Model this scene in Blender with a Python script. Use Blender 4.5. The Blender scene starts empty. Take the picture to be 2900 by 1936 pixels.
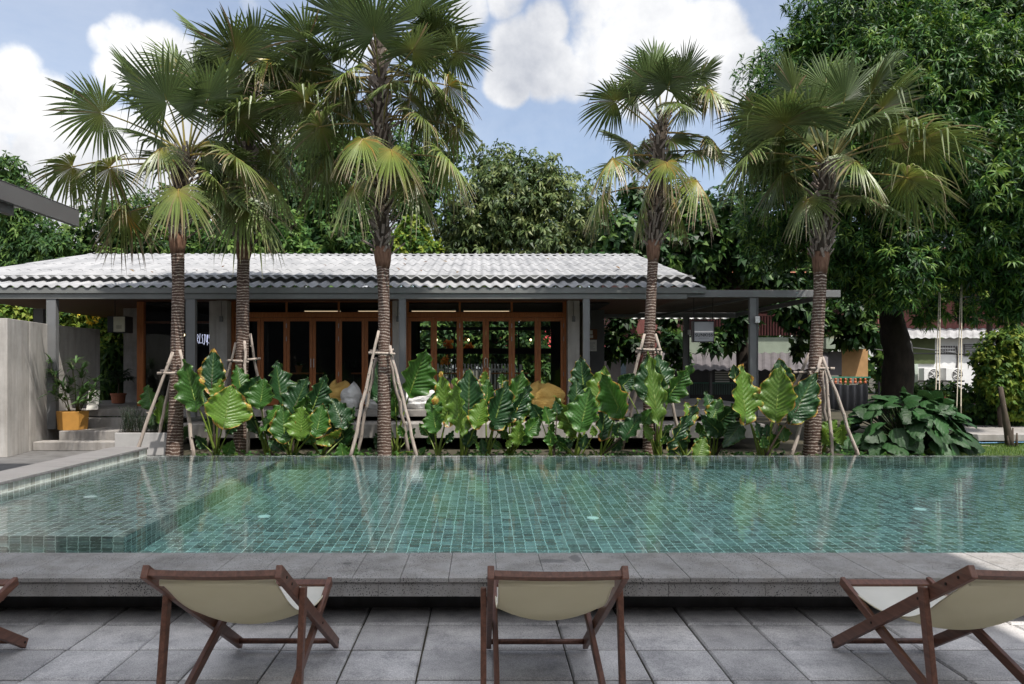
import bpy, math, random
import numpy as np
from mathutils import Vector, Matrix
R = math.radians
S = bpy.context.scene
COL = S.collection
rnd = random.Random(7)
rng = np.random.default_rng(11)

# ------------------------------------------------------------------ camera
F, CX, CY, EYE = 2115.0, 1368.0, 1040.0, 1.6
cam_d = bpy.data.cameras.new('camera')
cam = bpy.data.objects.new('camera', cam_d); COL.objects.link(cam)
cam.location = (0, 0, EYE); cam.rotation_euler = (R(90), 0, 0)
cam_d.sensor_width = 36; cam_d.lens = 36 * F / 2900
cam_d.shift_x = (1450 - CX) / 2900; cam_d.shift_y = (CY - 968) / 2900
cam_d.clip_start = 0.05; cam_d.clip_end = 2000
S.camera = cam

def at(px, py, Y):
    """the point at distance Y in front of the eye that is seen at this place of the photograph"""
    return Vector(((px - CX) * Y / F, Y, EYE - (py - CY) * Y / F))

# ------------------------------------------------------------------ light
SUN_EL, SUN_AZ = 63.0, 34.0          # azimuth to the right of straight behind the camera
sd = Vector((math.sin(R(SUN_AZ)) * math.cos(R(SUN_EL)), -math.cos(R(SUN_AZ)) * math.cos(R(SUN_EL)), math.sin(R(SUN_EL))))
sun_d = bpy.data.lights.new('sun', 'SUN'); sun_d.energy = 3.9; sun_d.angle = R(0.6); sun_d.color = (1.0, 0.95, 0.88)
sun = bpy.data.objects.new('sun', sun_d); COL.objects.link(sun)
sun.rotation_euler = sd.to_track_quat('Z', 'Y').to_euler()
sun.location = (6, -8, 20)

W = bpy.data.worlds.new('World'); S.world = W; W.use_nodes = True
wn, wl = W.node_tree.nodes, W.node_tree.links
for n in list(wn): wn.remove(n)
def N(nt, t, **k):
    n = nt.nodes.new(t)
    for a, b in k.items(): setattr(n, a, b)
    return n
wt = W.node_tree
def wmath(op, a, b=None, c=None):
    n = N(wt, 'ShaderNodeMath', operation=op)
    for i, x in enumerate((a, b, c)):
        if x is None: continue
        if isinstance(x, (int, float)): n.inputs[i].default_value = x
        else: wl.new(x, n.inputs[i])
    return n.outputs[0]
out = N(wt, 'ShaderNodeOutputWorld'); bg = N(wt, 'ShaderNodeBackground')
sky = N(wt, 'ShaderNodeTexSky', sky_type='NISHITA'); sky.sun_disc = False
sky.sun_elevation = R(SUN_EL); sky.sun_rotation = math.atan2(sd.x, sd.y)
sky.air_density = 1.0; sky.dust_density = 1.6; sky.ozone_density = 1.6
tc = N(wt, 'ShaderNodeTexCoord'); D = tc.outputs['Generated']
def dirpx(x, y):
    v = Vector(((x - CX) / F, 1, (CY - y) / F)); v.normalize(); return v
def wnoise(scale, detail, rough, off=(0, 0, 0), stretch=(1, 1, 1)):
    mp = N(wt, 'ShaderNodeMapping'); mp.inputs['Location'].default_value = off; mp.inputs['Scale'].default_value = stretch
    wl.new(D, mp.inputs['Vector'])
    n = N(wt, 'ShaderNodeTexNoise'); n.inputs['Scale'].default_value = scale; n.inputs['Detail'].default_value = detail
    n.inputs['Roughness'].default_value = rough
    wl.new(mp.outputs[0], n.inputs['Vector']); return n.outputs['Fac']
# cumulus banks: (x, y, radius) in photograph pixels turned into sky directions
CLOUDS = [(1790, 30, 150), (1900, 140, 120), (1720, 160, 110), (2000, 110, 90), (2070, 190, 75), (1650, 215, 75), (1830, 230, 110), (1930, 230, 90), (1480, 140, 95), (1540, 75, 65), (1440, 220, 65), (1570, 195, 80), (1330, 20, 55), (1430, -5, 55),
          (300, 120, 45), (365, 110, 62), (440, 140, 75), (330, 185, 62), (490, 195, 85), (55, 190, 62), (100, 260, 75), (150, 310, 55), (30, 290, 85), (600, 300, 110), (780, 300, 110),
          (150, 480, 130), (380, 470, 130), (0, 560, 170), (560, 460, 160), (830, 430, 140), (200, 650, 240), (600, 680, 260), (1000, 660, 190)]
mx = None
for (x, y, r) in CLOUDS:
    d = dirpx(x, y); rr = r / F
    dp = N(wt, 'ShaderNodeVectorMath', operation='DOT_PRODUCT'); wl.new(D, dp.inputs[0]); dp.inputs[1].default_value = d
    mr = N(wt, 'ShaderNodeMapRange'); mr.interpolation_type = 'SMOOTHSTEP'
    wl.new(dp.outputs['Value'], mr.inputs['Value'])
    mr.inputs['From Min'].default_value = math.cos(rr * 1.45); mr.inputs['From Max'].default_value = math.cos(rr * 0.25)
    mx = mr.outputs[0] if mx is None else wmath('MAXIMUM', mx, mr.outputs[0])
n1 = wnoise(6.0, 12, 0.6); n2 = wnoise(2.3, 8, 0.6, (3.1, 1.7, 0.4))
# farther round the sky (outside the picture) loose cumulus everywhere
behind = N(wt, 'ShaderNodeMapRange'); sepd = N(wt, 'ShaderNodeSeparateXYZ'); wl.new(D, sepd.inputs[0])
wl.new(sepd.outputs['Y'], behind.inputs['Value']); behind.inputs['From Min'].default_value = 0.55; behind.inputs['From Max'].default_value = 0.2
gen = N(wt, 'ShaderNodeMapRange'); gen.interpolation_type = 'SMOOTHSTEP'; wl.new(n2, gen.inputs['Value']); gen.inputs['From Min'].default_value = 0.38; gen.inputs['From Max'].default_value = 0.54
field = wmath('MAXIMUM', mx, wmath('MULTIPLY', gen.outputs[0], behind.outputs[0]))
dens = wmath('ADD', field, wmath('MULTIPLY', wmath('SUBTRACT', n1, 0.5), 2.9))
cm = N(wt, 'ShaderNodeMapRange'); cm.interpolation_type = 'SMOOTHSTEP'; wl.new(dens, cm.inputs['Value']); cm.inputs['From Min'].default_value = 0.27; cm.inputs['From Max'].default_value = 0.80
# thin high veil
veil = wmath('MULTIPLY', wnoise(2.2, 7, 0.65, (0.3, 0.1, 0.9), (1, 1, 3)), 0.5)
veil = wmath('ADD', veil, 0.04)
cmask = wmath('MINIMUM', wmath('ADD', cm.outputs[0], wmath('MULTIPLY', veil, wmath('SUBTRACT', 1.0, cm.outputs[0]))), 1.0)
shade = N(wt, 'ShaderNodeMapRange'); wl.new(wnoise(4.5, 8, 0.6, (0.5, 0.2, 0.13)), shade.inputs['Value'])
shade.inputs['From Min'].default_value = 0.36; shade.inputs['From Max'].default_value = 0.60
cc = N(wt, 'ShaderNodeMix', data_type='RGBA'); wl.new(shade.outputs[0], cc.inputs['Factor'])
cc.inputs['A'].default_value = (3.1, 3.25, 3.6, 1); cc.inputs['B'].default_value = (5.9, 5.9, 5.92, 1)
mixs = N(wt, 'ShaderNodeMix', data_type='RGBA'); wl.new(cmask, mixs.inputs['Factor'])
# clouds near the sun are brighter
sdot = N(wt, 'ShaderNodeVectorMath', operation='DOT_PRODUCT'); wl.new(D, sdot.inputs[0]); sdot.inputs[1].default_value = sd
sb_ = N(wt, 'ShaderNodeMapRange'); sb_.interpolation_type = 'SMOOTHSTEP'; wl.new(sdot.outputs['Value'], sb_.inputs['Value']); sb_.inputs['From Min'].default_value = 0.62; sb_.inputs['From Max'].default_value = 1.0; sb_.inputs['To Min'].default_value = 1.0; sb_.inputs['To Max'].default_value = 3.0
ccs = N(wt, 'ShaderNodeVectorMath', operation='SCALE'); wl.new(cc.outputs['Result'], ccs.inputs[0]); wl.new(sb_.outputs[0], ccs.inputs['Scale'])
wl.new(sky.outputs[0], mixs.inputs['A']); wl.new(ccs.outputs[0], mixs.inputs['B'])
wl.new(mixs.outputs['Result'], bg.inputs['Color']); bg.inputs['Strength'].default_value = 0.115
wl.new(bg.outputs[0], out.inputs[0])

S.view_settings.view_transform = 'Standard'; S.view_settings.look = 'None'; S.view_settings.gamma = 1
S.view_settings.use_curve_mapping = False; S.view_settings.exposure = 0.72
S.render.engine = 'CYCLES'
S.cycles.use_denoising = True
S.cycles.max_bounces = 10; S.cycles.transparent_max_bounces = 16; S.cycles.transmission_bounces = 8; S.cycles.glossy_bounces = 4
S.cycles.sample_clamp_indirect = 6

# ------------------------------------------------------------------ helpers
def mat_base(name):
    m = bpy.data.materials.new(name); m.use_nodes = True
    nt = m.node_tree; b = nt.nodes['Principled BSDF']
    return m, nt, b
def tex_noise(nt, vec, scale, detail=4, rough=0.55):
    n = N(nt, 'ShaderNodeTexNoise'); n.inputs['Scale'].default_value = scale; n.inputs['Detail'].default_value = detail; n.inputs['Roughness'].default_value = rough
    if vec is not None: nt.links.new(vec, n.inputs['Vector'])
    return n.outputs['Fac']
def ramp(nt, fac, stops):
    r = N(nt, 'ShaderNodeValToRGB'); cr = r.color_ramp
    while len(cr.elements) < len(stops): cr.elements.new(0.5)
    for e, (p, c) in zip(cr.elements, stops):
        e.position = p; e.color = (*c, 1) if len(c) == 3 else c
    nt.links.new(fac, r.inputs['Fac']); return r.outputs['Color']
def coords(nt, stretch=(1, 1, 1), kind='Object'):
    t = N(nt, 'ShaderNodeTexCoord'); mp = N(nt, 'ShaderNodeMapping'); mp.inputs['Scale'].default_value = stretch
    nt.links.new(t.outputs[kind], mp.inputs['Vector']); return mp.outputs[0]
def bump(nt, b, h, strength, dist=0.01):
    n = N(nt, 'ShaderNodeBump'); n.inputs['Strength'].default_value = strength; n.inputs['Distance'].default_value = dist
    nt.links.new(h, n.inputs['Height']); nt.links.new(n.outputs[0], b.inputs['Normal'])
def M(name, col, rough=0.6, var=0.18, scale=6, bmp=0.0, bscale=40, stretch=(1, 1, 1), metal=0.0, spec=0.4, col2=None, p=(0.3, 0.7)):
    m, nt, b = mat_base(name)
    v = coords(nt, stretch)
    lo = tuple(max(0, c * (1 - var)) for c in col); hi = tuple(min(1, c * (1 + var)) for c in col)
    if col2: lo, hi = col, col2
    f = tex_noise(nt, v, scale, 6, 0.62)
    nt.links.new(ramp(nt, f, [(p[0], lo), (p[1], hi)]), b.inputs['Base Color'])
    b.inputs['Roughness'].default_value = rough; b.inputs['Metallic'].default_value = metal; b.inputs['Specular IOR Level'].default_value = spec
    if bmp: bump(nt, b, tex_noise(nt, v, bscale, 5, 0.6), bmp)
    return m
def leafmat(name, rough=0.45, trans=0.3, spec=0.5, attr='tint', veins=False):
    m, nt, b = mat_base(name)
    a = N(nt, 'ShaderNodeAttribute'); a.attribute_name = attr
    nt.links.new(a.outputs['Color'], b.inputs['Base Color']); b.inputs['Roughness'].default_value = rough
    b.inputs['Specular IOR Level'].default_value = spec
    tr = N(nt, 'ShaderNodeBsdfTranslucent')
    hs = N(nt, 'ShaderNodeHueSaturation'); hs.inputs['Value'].default_value = 1.7; hs.inputs['Hue'].default_value = 0.485
    nt.links.new(a.outputs['Color'], hs.inputs['Color']); nt.links.new(hs.outputs[0], tr.inputs['Color'])
    mx = N(nt, 'ShaderNodeMixShader'); mx.inputs[0].default_value = trans
    nt.links.new(b.outputs[0], mx.inputs[1]); nt.links.new(tr.outputs[0], mx.inputs[2])
    nt.links.new(mx.outputs[0], nt.nodes['Material Output'].inputs['Surface'])
    if veins: bump(nt, b, tex_noise(nt, coords(nt), 28, 3, 0.5), 0.35, 0.02)
    return m

def origin(o):
    v = Vector((0, 0, 0))
    while o is not None:
        v += o.location; o = o.parent
    return v
def tag(o, label=None, cat=None, group=None, kind=None):
    for k, v in (('label', label), ('category', cat), ('group', group), ('kind', kind)):
        if v: o[k] = v
    return o
def thing(name, label, cat, loc=(0, 0, 0), group=None):
    o = bpy.data.objects.new(name, None); o.empty_display_size = 0.2; COL.objects.link(o); o.location = loc
    return tag(o, label, cat, group)

class MB:
    """collects boxes, bars, tubes; build() links them as ONE mesh object"""
    def __init__(s): s.v = []; s.f = []; s.c = []; s.uv = {}
    def add(s, vs, fs, col=None):
        b = len(s.v); s.v += [tuple(p) for p in vs]; s.f += [tuple(i + b for i in f) for f in fs]
        s.c += ([col] * len(vs) if col is None or not isinstance(col[0], (tuple, list)) else list(col)); return s
    def box(s, x0, x1, y0, y1, z0, z1, col=None):
        v = [(x, y, z) for x in (x0, x1) for y in (y0, y1) for z in (z0, z1)]
        return s.add(v, [(0, 1, 3, 2), (4, 6, 7, 5), (0, 4, 5, 1), (2, 3, 7, 6), (0, 2, 6, 4), (1, 5, 7, 3)], col)
    def bar(s, a, b, w, h, up=(0, 0, 1), col=None):
        """rectangular bar from a to b: w across, h along up"""
        a, b = Vector(a), Vector(b); d = (b - a).normalized(); u = Vector(up)
        sd = d.cross(u)
        if sd.length < 1e-4: sd = d.cross(Vector((1, 0, 0)))
        sd.normalize(); u = sd.cross(d).normalized()
        v = [q + sd * (i * w / 2) + u * (j * h / 2) for q in (a, b) for i in (-1, 1) for j in (-1, 1)]
        return s.add(v, [(0, 1, 3, 2), (4, 6, 7, 5), (0, 4, 5, 1), (2, 3, 7, 6), (0, 2, 6, 4), (1, 5, 7, 3)], col)
    def tube(s, pts, rad, n=8, cap=True, col=None, wob=0.0):
        pts = [Vector(p) for p in pts]
        if not isinstance(rad, (list, tuple)): rad = [rad] * len(pts)
        vs = []; fs = []; ref = None
        for i, p in enumerate(pts):
            d = (pts[min(i + 1, len(pts) - 1)] - pts[max(i - 1, 0)]).normalized()
            if ref is None: ref = Vector((0, 0, 1)) if abs(d.z) < 0.9 else Vector((1, 0, 0))
            u = (ref - d * ref.dot(d)).normalized(); w = d.cross(u); ref = u
            for k in range(n):
                t = 2 * math.pi * k / n; r = rad[i] * (1 + (rnd.uniform(-wob, wob) if wob else 0))
                vs.append(p + u * (r * math.cos(t)) + w * (r * math.sin(t)))
        for i in range(len(pts) - 1):
            for k in range(n):
                a = i * n + k; b2 = i * n + (k + 1) % n
                fs.append((a, b2, b2 + n, a + n))
        if cap:
            fs.append(tuple(range(n - 1, -1, -1))); q = (len(pts) - 1) * n; fs.append(tuple(range(q, q + n)))
        return s.add(vs, fs, col)
    def lathe(s, c, prof, n=20, col=None, sx=1, sy=1):
        c = Vector(c); vs = []; fs = []
        for (r, z) in prof:
            for k in range(n):
                t = 2 * math.pi * k / n; vs.append(c + Vector((r * sx * math.cos(t), r * sy * math.sin(t), z)))
        for i in range(len(prof) - 1):
            for k in range(n):
                a = i * n + k; b = i * n + (k + 1) % n; fs.append((a, b, b + n, a + n))
        fs.append(tuple(range(n - 1, -1, -1))); q = (len(prof) - 1) * n; fs.append(tuple(range(q, q + n)))
        return s.add(vs, fs, col)
    def ball(s, c, rx, ry, rz, nu=14, nv=9, col=None, jit=0.0):
        c = Vector(c); vs = []; fs = []
        for j in range(nv + 1):
            ph = math.pi * j / nv
            for i in range(nu):
                t = 2 * math.pi * i / nu; q = 1 + (rnd.uniform(-jit, jit) if jit else 0)
                vs.append(c + Vector((rx * q * math.sin(ph) * math.cos(t), ry * q * math.sin(ph) * math.sin(t), rz * q * math.cos(ph))))
        for j in range(nv):
            for i in range(nu):
                a = j * nu + i; b = j * nu + (i + 1) % nu; fs.append((a, a + nu, b + nu, b))
        return s.add(vs, fs, col)
    def build(s, name, mat, parent=None, smooth=False, bevel=0.0, base=None):
        """base: world point the object's own origin sits at (top-level meshes)"""
        off = origin(parent) if parent is not None else Vector(base or (0, 0, 0))
        me = bpy.data.meshes.new(name)
        me.from_pydata([(a - off.x, b - off.y, c - off.z) for a, b, c in s.v], [], s.f)
        if any(c is not None for c in s.c):
            ca = me.color_attributes.new('tint', 'FLOAT_COLOR', 'POINT')
            ca.data.foreach_set('color', [x for c in s.c for x in ((*c, 1.0) if c is not None else (0.1, 0.1, 0.1, 1.0))])
        if smooth: me.polygons.foreach_set('use_smooth', [True] * len(me.polygons))
        for m in (mat if isinstance(mat, (list, tuple)) else [mat]): me.materials.append(m)
        me.update()
        o = bpy.data.objects.new(name, me); COL.objects.link(o)
        if parent is not None: o.parent = parent
        else: o.location = off
        if bevel:
            bm = o.modifiers.new('edge', 'BEVEL'); bm.width = bevel; bm.segments = 2; bm.limit_method = 'ANGLE'
        return o
def np_mesh(name, V, Fc, C, mat, parent=None, smooth=False):
    off = origin(parent) if parent is not None else Vector((0, 0, 0))
    me = bpy.data.meshes.new(name)
    me.from_pydata((np.asarray(V) - np.array(off)).tolist(), [], np.asarray(Fc).tolist())
    ca = me.color_attributes.new('tint', 'FLOAT_COLOR', 'POINT')
    cc = np.ones((len(V), 4), np.float32); cc[:, :3] = C
    ca.data.foreach_set('color', cc.ravel())
    me.materials.append(mat)
    if smooth: me.polygons.foreach_set('use_smooth', [True] * len(me.polygons))
    o = bpy.data.objects.new(name, me); COL.objects.link(o)
    if parent is not None: o.parent = parent
    return o
def unit(a): return a / (np.linalg.norm(a, axis=-1, keepdims=True) + 1e-9)
def leaf_cloud(C, A, k, L, wr, spread, droop, pal, jit=0.25):
    """whorls of k leaves at centres C along outward axes A -> V, F, colours"""
    n = len(C); A = unit(A)
    ref = np.tile(np.array([0.3, 0.2, 1.0]), (n, 1)); u = unit(np.cross(A, ref)); v = np.cross(A, u)
    Vs = []; Fs = []; Cs = []
    shade = rng.random((n, 1))
    pal = np.array(pal)
    for i in range(k):
        ph = 2 * np.pi * i / k + rng.uniform(-0.5, 0.5, (n, 1)); sp = spread * rng.uniform(0.6, 1.3, (n, 1))
        d = unit(A * np.cos(sp) + (u * np.cos(ph) + v * np.sin(ph)) * np.sin(sp) + np.array([0, 0, -1.0]) * droop * rng.uniform(0.3, 1.4, (n, 1)))
        ln = L * rng.uniform(0.6, 1.25, (n, 1)); up = unit(A + np.array([0, 0, 0.6])); nn = unit(up - d * np.sum(up * d, 1, keepdims=True)); s = np.cross(d, nn)
        tw = rng.normal(0, jit, (n, 1)); s = unit(s + nn * tw)
        mid = C + d * ln * 0.48 + nn * ln * 0.07
        tip = C + d * ln + np.array([0, 0, -1.0]) * ln * droop * 0.5
        b = np.stack([C, mid + s * ln * wr, mid - s * ln * wr, tip], 1).reshape(-1, 3)
        base = (len(Vs) and sum(len(x) for x in Vs)) or 0
        idx = np.arange(n)[:, None] * 4 + base
        Fs.append(np.concatenate([idx + np.array([[0, 2, 1]]), idx + np.array([[1, 2, 3]])])); Vs.append(b)
        q = np.clip(shade + rng.normal(0, 0.22, (n, 1)), 0, 0.999) * (len(pal) - 1)
        lo = q.astype(int); fr = q - lo
        col = pal[lo[:, 0]] * (1 - fr) + pal[np.minimum(lo[:, 0] + 1, len(pal) - 1)] * fr
        Cs.append(np.repeat(col, 4, 0))
    return np.concatenate(Vs), np.concatenate(Fs), np.concatenate(Cs)

# ------------------------------------------------------------------ materials
def concrete(name, lo, hi, rough=0.75, sc=1.6, pores=0.0):
    m, nt, b = mat_base(name); v = coords(nt)
    a = tex_noise(nt, v, sc, 10, 0.72); c2 = ramp(nt, a, [(0.32, lo), (0.68, hi)])
    st = ramp(nt, tex_noise(nt, coords(nt, (3, 3, 0.35)), 2.2, 6, 0.6), [(0.28, (0.66, 0.63, 0.59)), (0.6, (1, 1, 1))])
    mx = N(nt, 'ShaderNodeMix', data_type='RGBA', blend_type='MULTIPLY'); mx.inputs['Factor'].default_value = 0.8
    nt.links.new(c2, mx.inputs['A']); nt.links.new(st, mx.inputs['B'])
    res = mx.outputs['Result']; h = tex_noise(nt, v, 60, 5, 0.7)
    if pores:
        vo = N(nt, 'ShaderNodeTexVoronoi'); vo.inputs['Scale'].default_value = 95; vo.inputs['Randomness'].default_value = 1
        wv = N(nt, 'ShaderNodeMix', data_type='RGBA'); wv.inputs['Factor'].default_value = 0.02
        nt.links.new(v, wv.inputs['A']); nn = N(nt, 'ShaderNodeTexNoise'); nn.inputs['Scale'].default_value = 30; nt.links.new(v, nn.inputs['Vector']); nt.links.new(nn.outputs['Color'], wv.inputs['B'])
        nt.links.new(wv.outputs['Result'], vo.inputs['Vector'])
        pm = ramp(nt, tex_noise(nt, v, 3.0, 4, 0.6), [(0.25, (.45, .45, .45)), (0.70, (1, 1, 1))])
        th = N(nt, 'ShaderNodeMath', operation='MULTIPLY'); nt.links.new(pm, th.inputs[0]); th.inputs[1].default_value = pores
        lt = N(nt, 'ShaderNodeMath', operation='LESS_THAN'); nt.links.new(vo.outputs['Distance'], lt.inputs[0]); nt.links.new(th.outputs[0], lt.inputs[1])
        m2 = N(nt, 'ShaderNodeMix', data_type='RGBA'); nt.links.new(lt.outputs[0], m2.inputs['Factor']); nt.links.new(res, m2.inputs['A']); m2.inputs['B'].default_value = (0.035, 0.034, 0.034, 1)
        res = m2.outputs['Result']
        sb = N(nt, 'ShaderNodeMath', operation='SUBTRACT'); nt.links.new(h, sb.inputs[0]); nt.links.new(lt.outputs[0], sb.inputs[1]); h = sb.outputs[0]
    nt.links.new(res, b.inputs['Base Color']); b.inputs['Roughness'].default_value = rough; b.inputs['Specular IOR Level'].default_value = 0.3
    bump(nt, b, h, 0.35, 0.004); return m
def wood(name, lo, hi, axis=2, rough=0.5, sc=9):
    m, nt, b = mat_base(name); st = [6, 6, 6]; st[axis] = 0.5
    f = tex_noise(nt, coords(nt, tuple(st)), sc, 7, 0.6)
    nt.links.new(ramp(nt, f, [(0.3, lo), (0.72, hi)]), b.inputs['Base Color']); b.inputs['Roughness'].default_value = rough; b.inputs['Specular IOR Level'].default_value = 0.35
    bump(nt, b, f, 0.15, 0.003); return m
m_coping_tmp = 0
m_coping = concrete('volcanic_stone', (0.205, 0.197, 0.188), (0.345, 0.333, 0.32), 0.8, 2.2, 0.33)
def wet_spots(m, spots):
    nt = m.node_tree; b = nt.nodes['Principled BSDF']; src = b.inputs['Base Color'].links[0].from_socket; v = coords(nt); nz = tex_noise(nt, v, 9, 5, .65); tot = None
    for (x, y, sx_, sy_) in spots:
        mp = N(nt, 'ShaderNodeMapping'); mp.vector_type = 'POINT'; mp.inputs['Location'].default_value = (-x / sx_, -y / sy_, 0); mp.inputs['Scale'].default_value = (1 / sx_, 1 / sy_, 0); nt.links.new(v, mp.inputs['Vector'])
        ln = N(nt, 'ShaderNodeVectorMath', operation='LENGTH'); nt.links.new(mp.outputs[0], ln.inputs[0])
        ad = N(nt, 'ShaderNodeMath', operation='MULTIPLY_ADD'); nt.links.new(nz, ad.inputs[0]); ad.inputs[1].default_value = 1.6; nt.links.new(ln.outputs['Value'], ad.inputs[2])
        mr = N(nt, 'ShaderNodeMapRange'); nt.links.new(ad.outputs[0], mr.inputs['Value']); mr.inputs['From Min'].default_value = 1.65; mr.inputs['From Max'].default_value = 1.35; mr.inputs['To Max'].default_value = .62
        if tot is None: tot = mr.outputs[0]
        else:
            mxn = N(nt, 'ShaderNodeMath', operation='MAXIMUM'); nt.links.new(tot, mxn.inputs[0]); nt.links.new(mr.outputs[0], mxn.inputs[1]); tot = mxn.outputs[0]
    mx = N(nt, 'ShaderNodeMix', data_type='RGBA'); nt.links.new(tot, mx.inputs['Factor']); nt.links.new(src, mx.inputs['A']); mx.inputs['B'].default_value = (.07, .07, .07, 1); nt.links.new(mx.outputs['Result'], b.inputs['Base Color'])
wet_spots(m_coping, [(.455, 5.02, .16, .07), (.63, 5.09, .05, .16), (-.9, 4.95, .05, .05)])
m_conc = concrete('smooth_concrete', (0.34, 0.325, 0.305), (0.54, 0.515, 0.485), 0.7, 1.1)
m_conc_dark = concrete('worn_concrete', (0.20, 0.19, 0.18), (0.36, 0.34, 0.32), 0.75, 1.7)
m_path = concrete('path_concrete', (0.09, 0.088, 0.088), (0.16, 0.157, 0.155), 0.8, 1.4)  # dark grey path; missing shade is put into the colour as well
m_wood = wood('varnished_teak', (0.27, 0.088, 0.028), (0.44, 0.16, 0.052), 2, 0.45)
m_chair = wood('oiled_eucalyptus', (0.075, 0.034, 0.023), (0.17, 0.078, 0.052), 1, 0.42)
m_stake = wood('weathered_pole', (0.20, 0.165, 0.14), (0.42, 0.36, 0.31), 2, 0.85, 7)
m_steel = M('grey_painted_steel', (0.155, 0.158, 0.16), 0.45, 0.08, 3)
m_fascia = M('grey_fascia_paint', (0.15, 0.155, 0.15), 0.5, 0.1, 2)
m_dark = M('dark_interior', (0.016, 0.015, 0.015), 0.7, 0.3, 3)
m_black = M('black_metal', (0.012, 0.012, 0.013), 0.5, 0.2, 4)
m_roof = M('white_fibre_cement', (0.20, 0.203, 0.21), 0.78, 0.1, 2.0, 0.1, 30, (1.2, .35, 1), 0, 0.25, (0.345, 0.345, 0.35))
m_ceiling = wood('brown_board_ceiling', (0.075, 0.03, 0.018), (0.13, 0.055, 0.032), 1, 0.6)
m_soil = M('soil', (0.035, 0.026, 0.018), 0.95, 0.4, 5, 0.6, 25)
m_white = M('white_paint', (0.66, 0.66, 0.65), 0.6, 0.08, 3)
m_paper = M('paper', (0.62, 0.60, 0.55), 0.8, 0.06, 5)
m_ink = M('black_ink', (0.015, 0.015, 0.016), 0.7, 0.1, 5)
m_terra = M('terracotta', (0.28, 0.10, 0.05), 0.8, 0.2, 6)
m_bark = M('dark_bark', (0.022, 0.017, 0.013), 0.9, 0.5, 7, 0.9, 18, (1, 1, 0.35), 0, 0.2)
m_bark2 = M('grey_bark', (0.07, 0.055, 0.043), 0.9, 0.45, 6, 0.8, 18, (1, 1, 0.35), 0, 0.2)
m_leaf = leafmat('tree_leaves', 0.6, 0.30, 0.25)
m_gloss = leafmat('glossy_leaves', 0.5, 0.25, 0.32)
m_palm = leafmat('palm_frond', 0.42, 0.17, 0.5)
m_elephant = leafmat('elephant_ear_leaf', 0.38, 0.32, 0.45, veins=True)
m_glass, nt, b = mat_base('window_glass')
gl = N(nt, 'ShaderNodeBsdfGlossy'); gl.inputs['Roughness'].default_value = 0.0; gl.inputs['Color'].default_value = (0.9, 0.95, 0.95, 1)
tr = N(nt, 'ShaderNodeBsdfTransparent'); tr.inputs['Color'].default_value = (0.80, 0.84, 0.83, 1)
lw = N(nt, 'ShaderNodeFresnel'); lw.inputs['IOR'].default_value = 1.5
mxs = N(nt, 'ShaderNodeMixShader'); nt.links.new(lw.outputs[0], mxs.inputs[0]); nt.links.new(tr.outputs[0], mxs.inputs[1]); nt.links.new(gl.outputs[0], mxs.inputs[2])
nt.links.new(mxs.outputs[0], nt.nodes['Material Output'].inputs['Surface'])
# ------------------------------------------------------------------ ground, paving, pool
WZ = 0.16                     # water level
PX0, PX1, PY0, PY1 = -5.49, 14.0, 5.23, 12.02
T = 0.1065                    # pool tile
SHX, SHY, SHZ, FLZ = -3.31, 6.88, WZ - 0.55, WZ - 1.40
m_grass_soil = M('garden_soil', (0.045, 0.04, 0.024), 0.95, 0.4, 0.9, 0.5, 20)
g = MB(); BIG = 400
for (x0, x1, y0, y1) in ((-BIG, BIG, -BIG, 4.98), (-BIG, -6.0, 4.98, 12.24), (15, BIG, 4.98, 12.24), (-BIG, BIG, 12.24, BIG)):
    g.add([(x0, y0, -0.02), (x1, y0, -0.02), (x1, y1, -0.02), (x0, y1, -0.02)], [(0, 1, 2, 3)])
tag(g.build('ground', m_grass_soil), kind='structure')
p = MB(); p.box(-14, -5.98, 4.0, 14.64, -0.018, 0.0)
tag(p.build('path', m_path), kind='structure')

# paving of square slabs, each with its own bevelled edge and tone
m_pave, nt, b = mat_base('paving_slab')
v = coords(nt); a = N(nt, 'ShaderNodeAttribute'); a.attribute_name = 'tint'
f = tex_noise(nt, v, 3.5, 9, 0.7); r1 = ramp(nt, f, [(0.30, (0.50, 0.51, 0.53)), (0.48, (0.92, 0.92, 0.93)), (0.70, (1.25, 1.25, 1.25))])
f2 = tex_noise(nt, coords(nt), 150, 3, 0.7); r2 = ramp(nt, f2, [(0.32, (0.52, 0.52, 0.54)), (0.6, (1.08, 1.08, 1.08))])
mA = N(nt, 'ShaderNodeMix', data_type='RGBA', blend_type='MULTIPLY'); mA.inputs['Factor'].default_value = 1; nt.links.new(a.outputs['Color'], mA.inputs['A']); nt.links.new(r1, mA.inputs['B'])
mB = N(nt, 'ShaderNodeMix', data_type='RGBA', blend_type='MULTIPLY'); mB.inputs['Factor'].default_value = 1; nt.links.new(mA.outputs['Result'], mB.inputs['A']); nt.links.new(r2, mB.inputs['B'])
nt.links.new(mB.outputs['Result'], b.inputs['Base Color']); b.inputs['Roughness'].default_value = 0.72; b.inputs['Specular IOR Level'].default_value = 0.35
bump(nt, b, f2, 0.3, 0.003)
pv = MB(); P = 0.405; G = 0.005; B_ = 0.009
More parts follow.
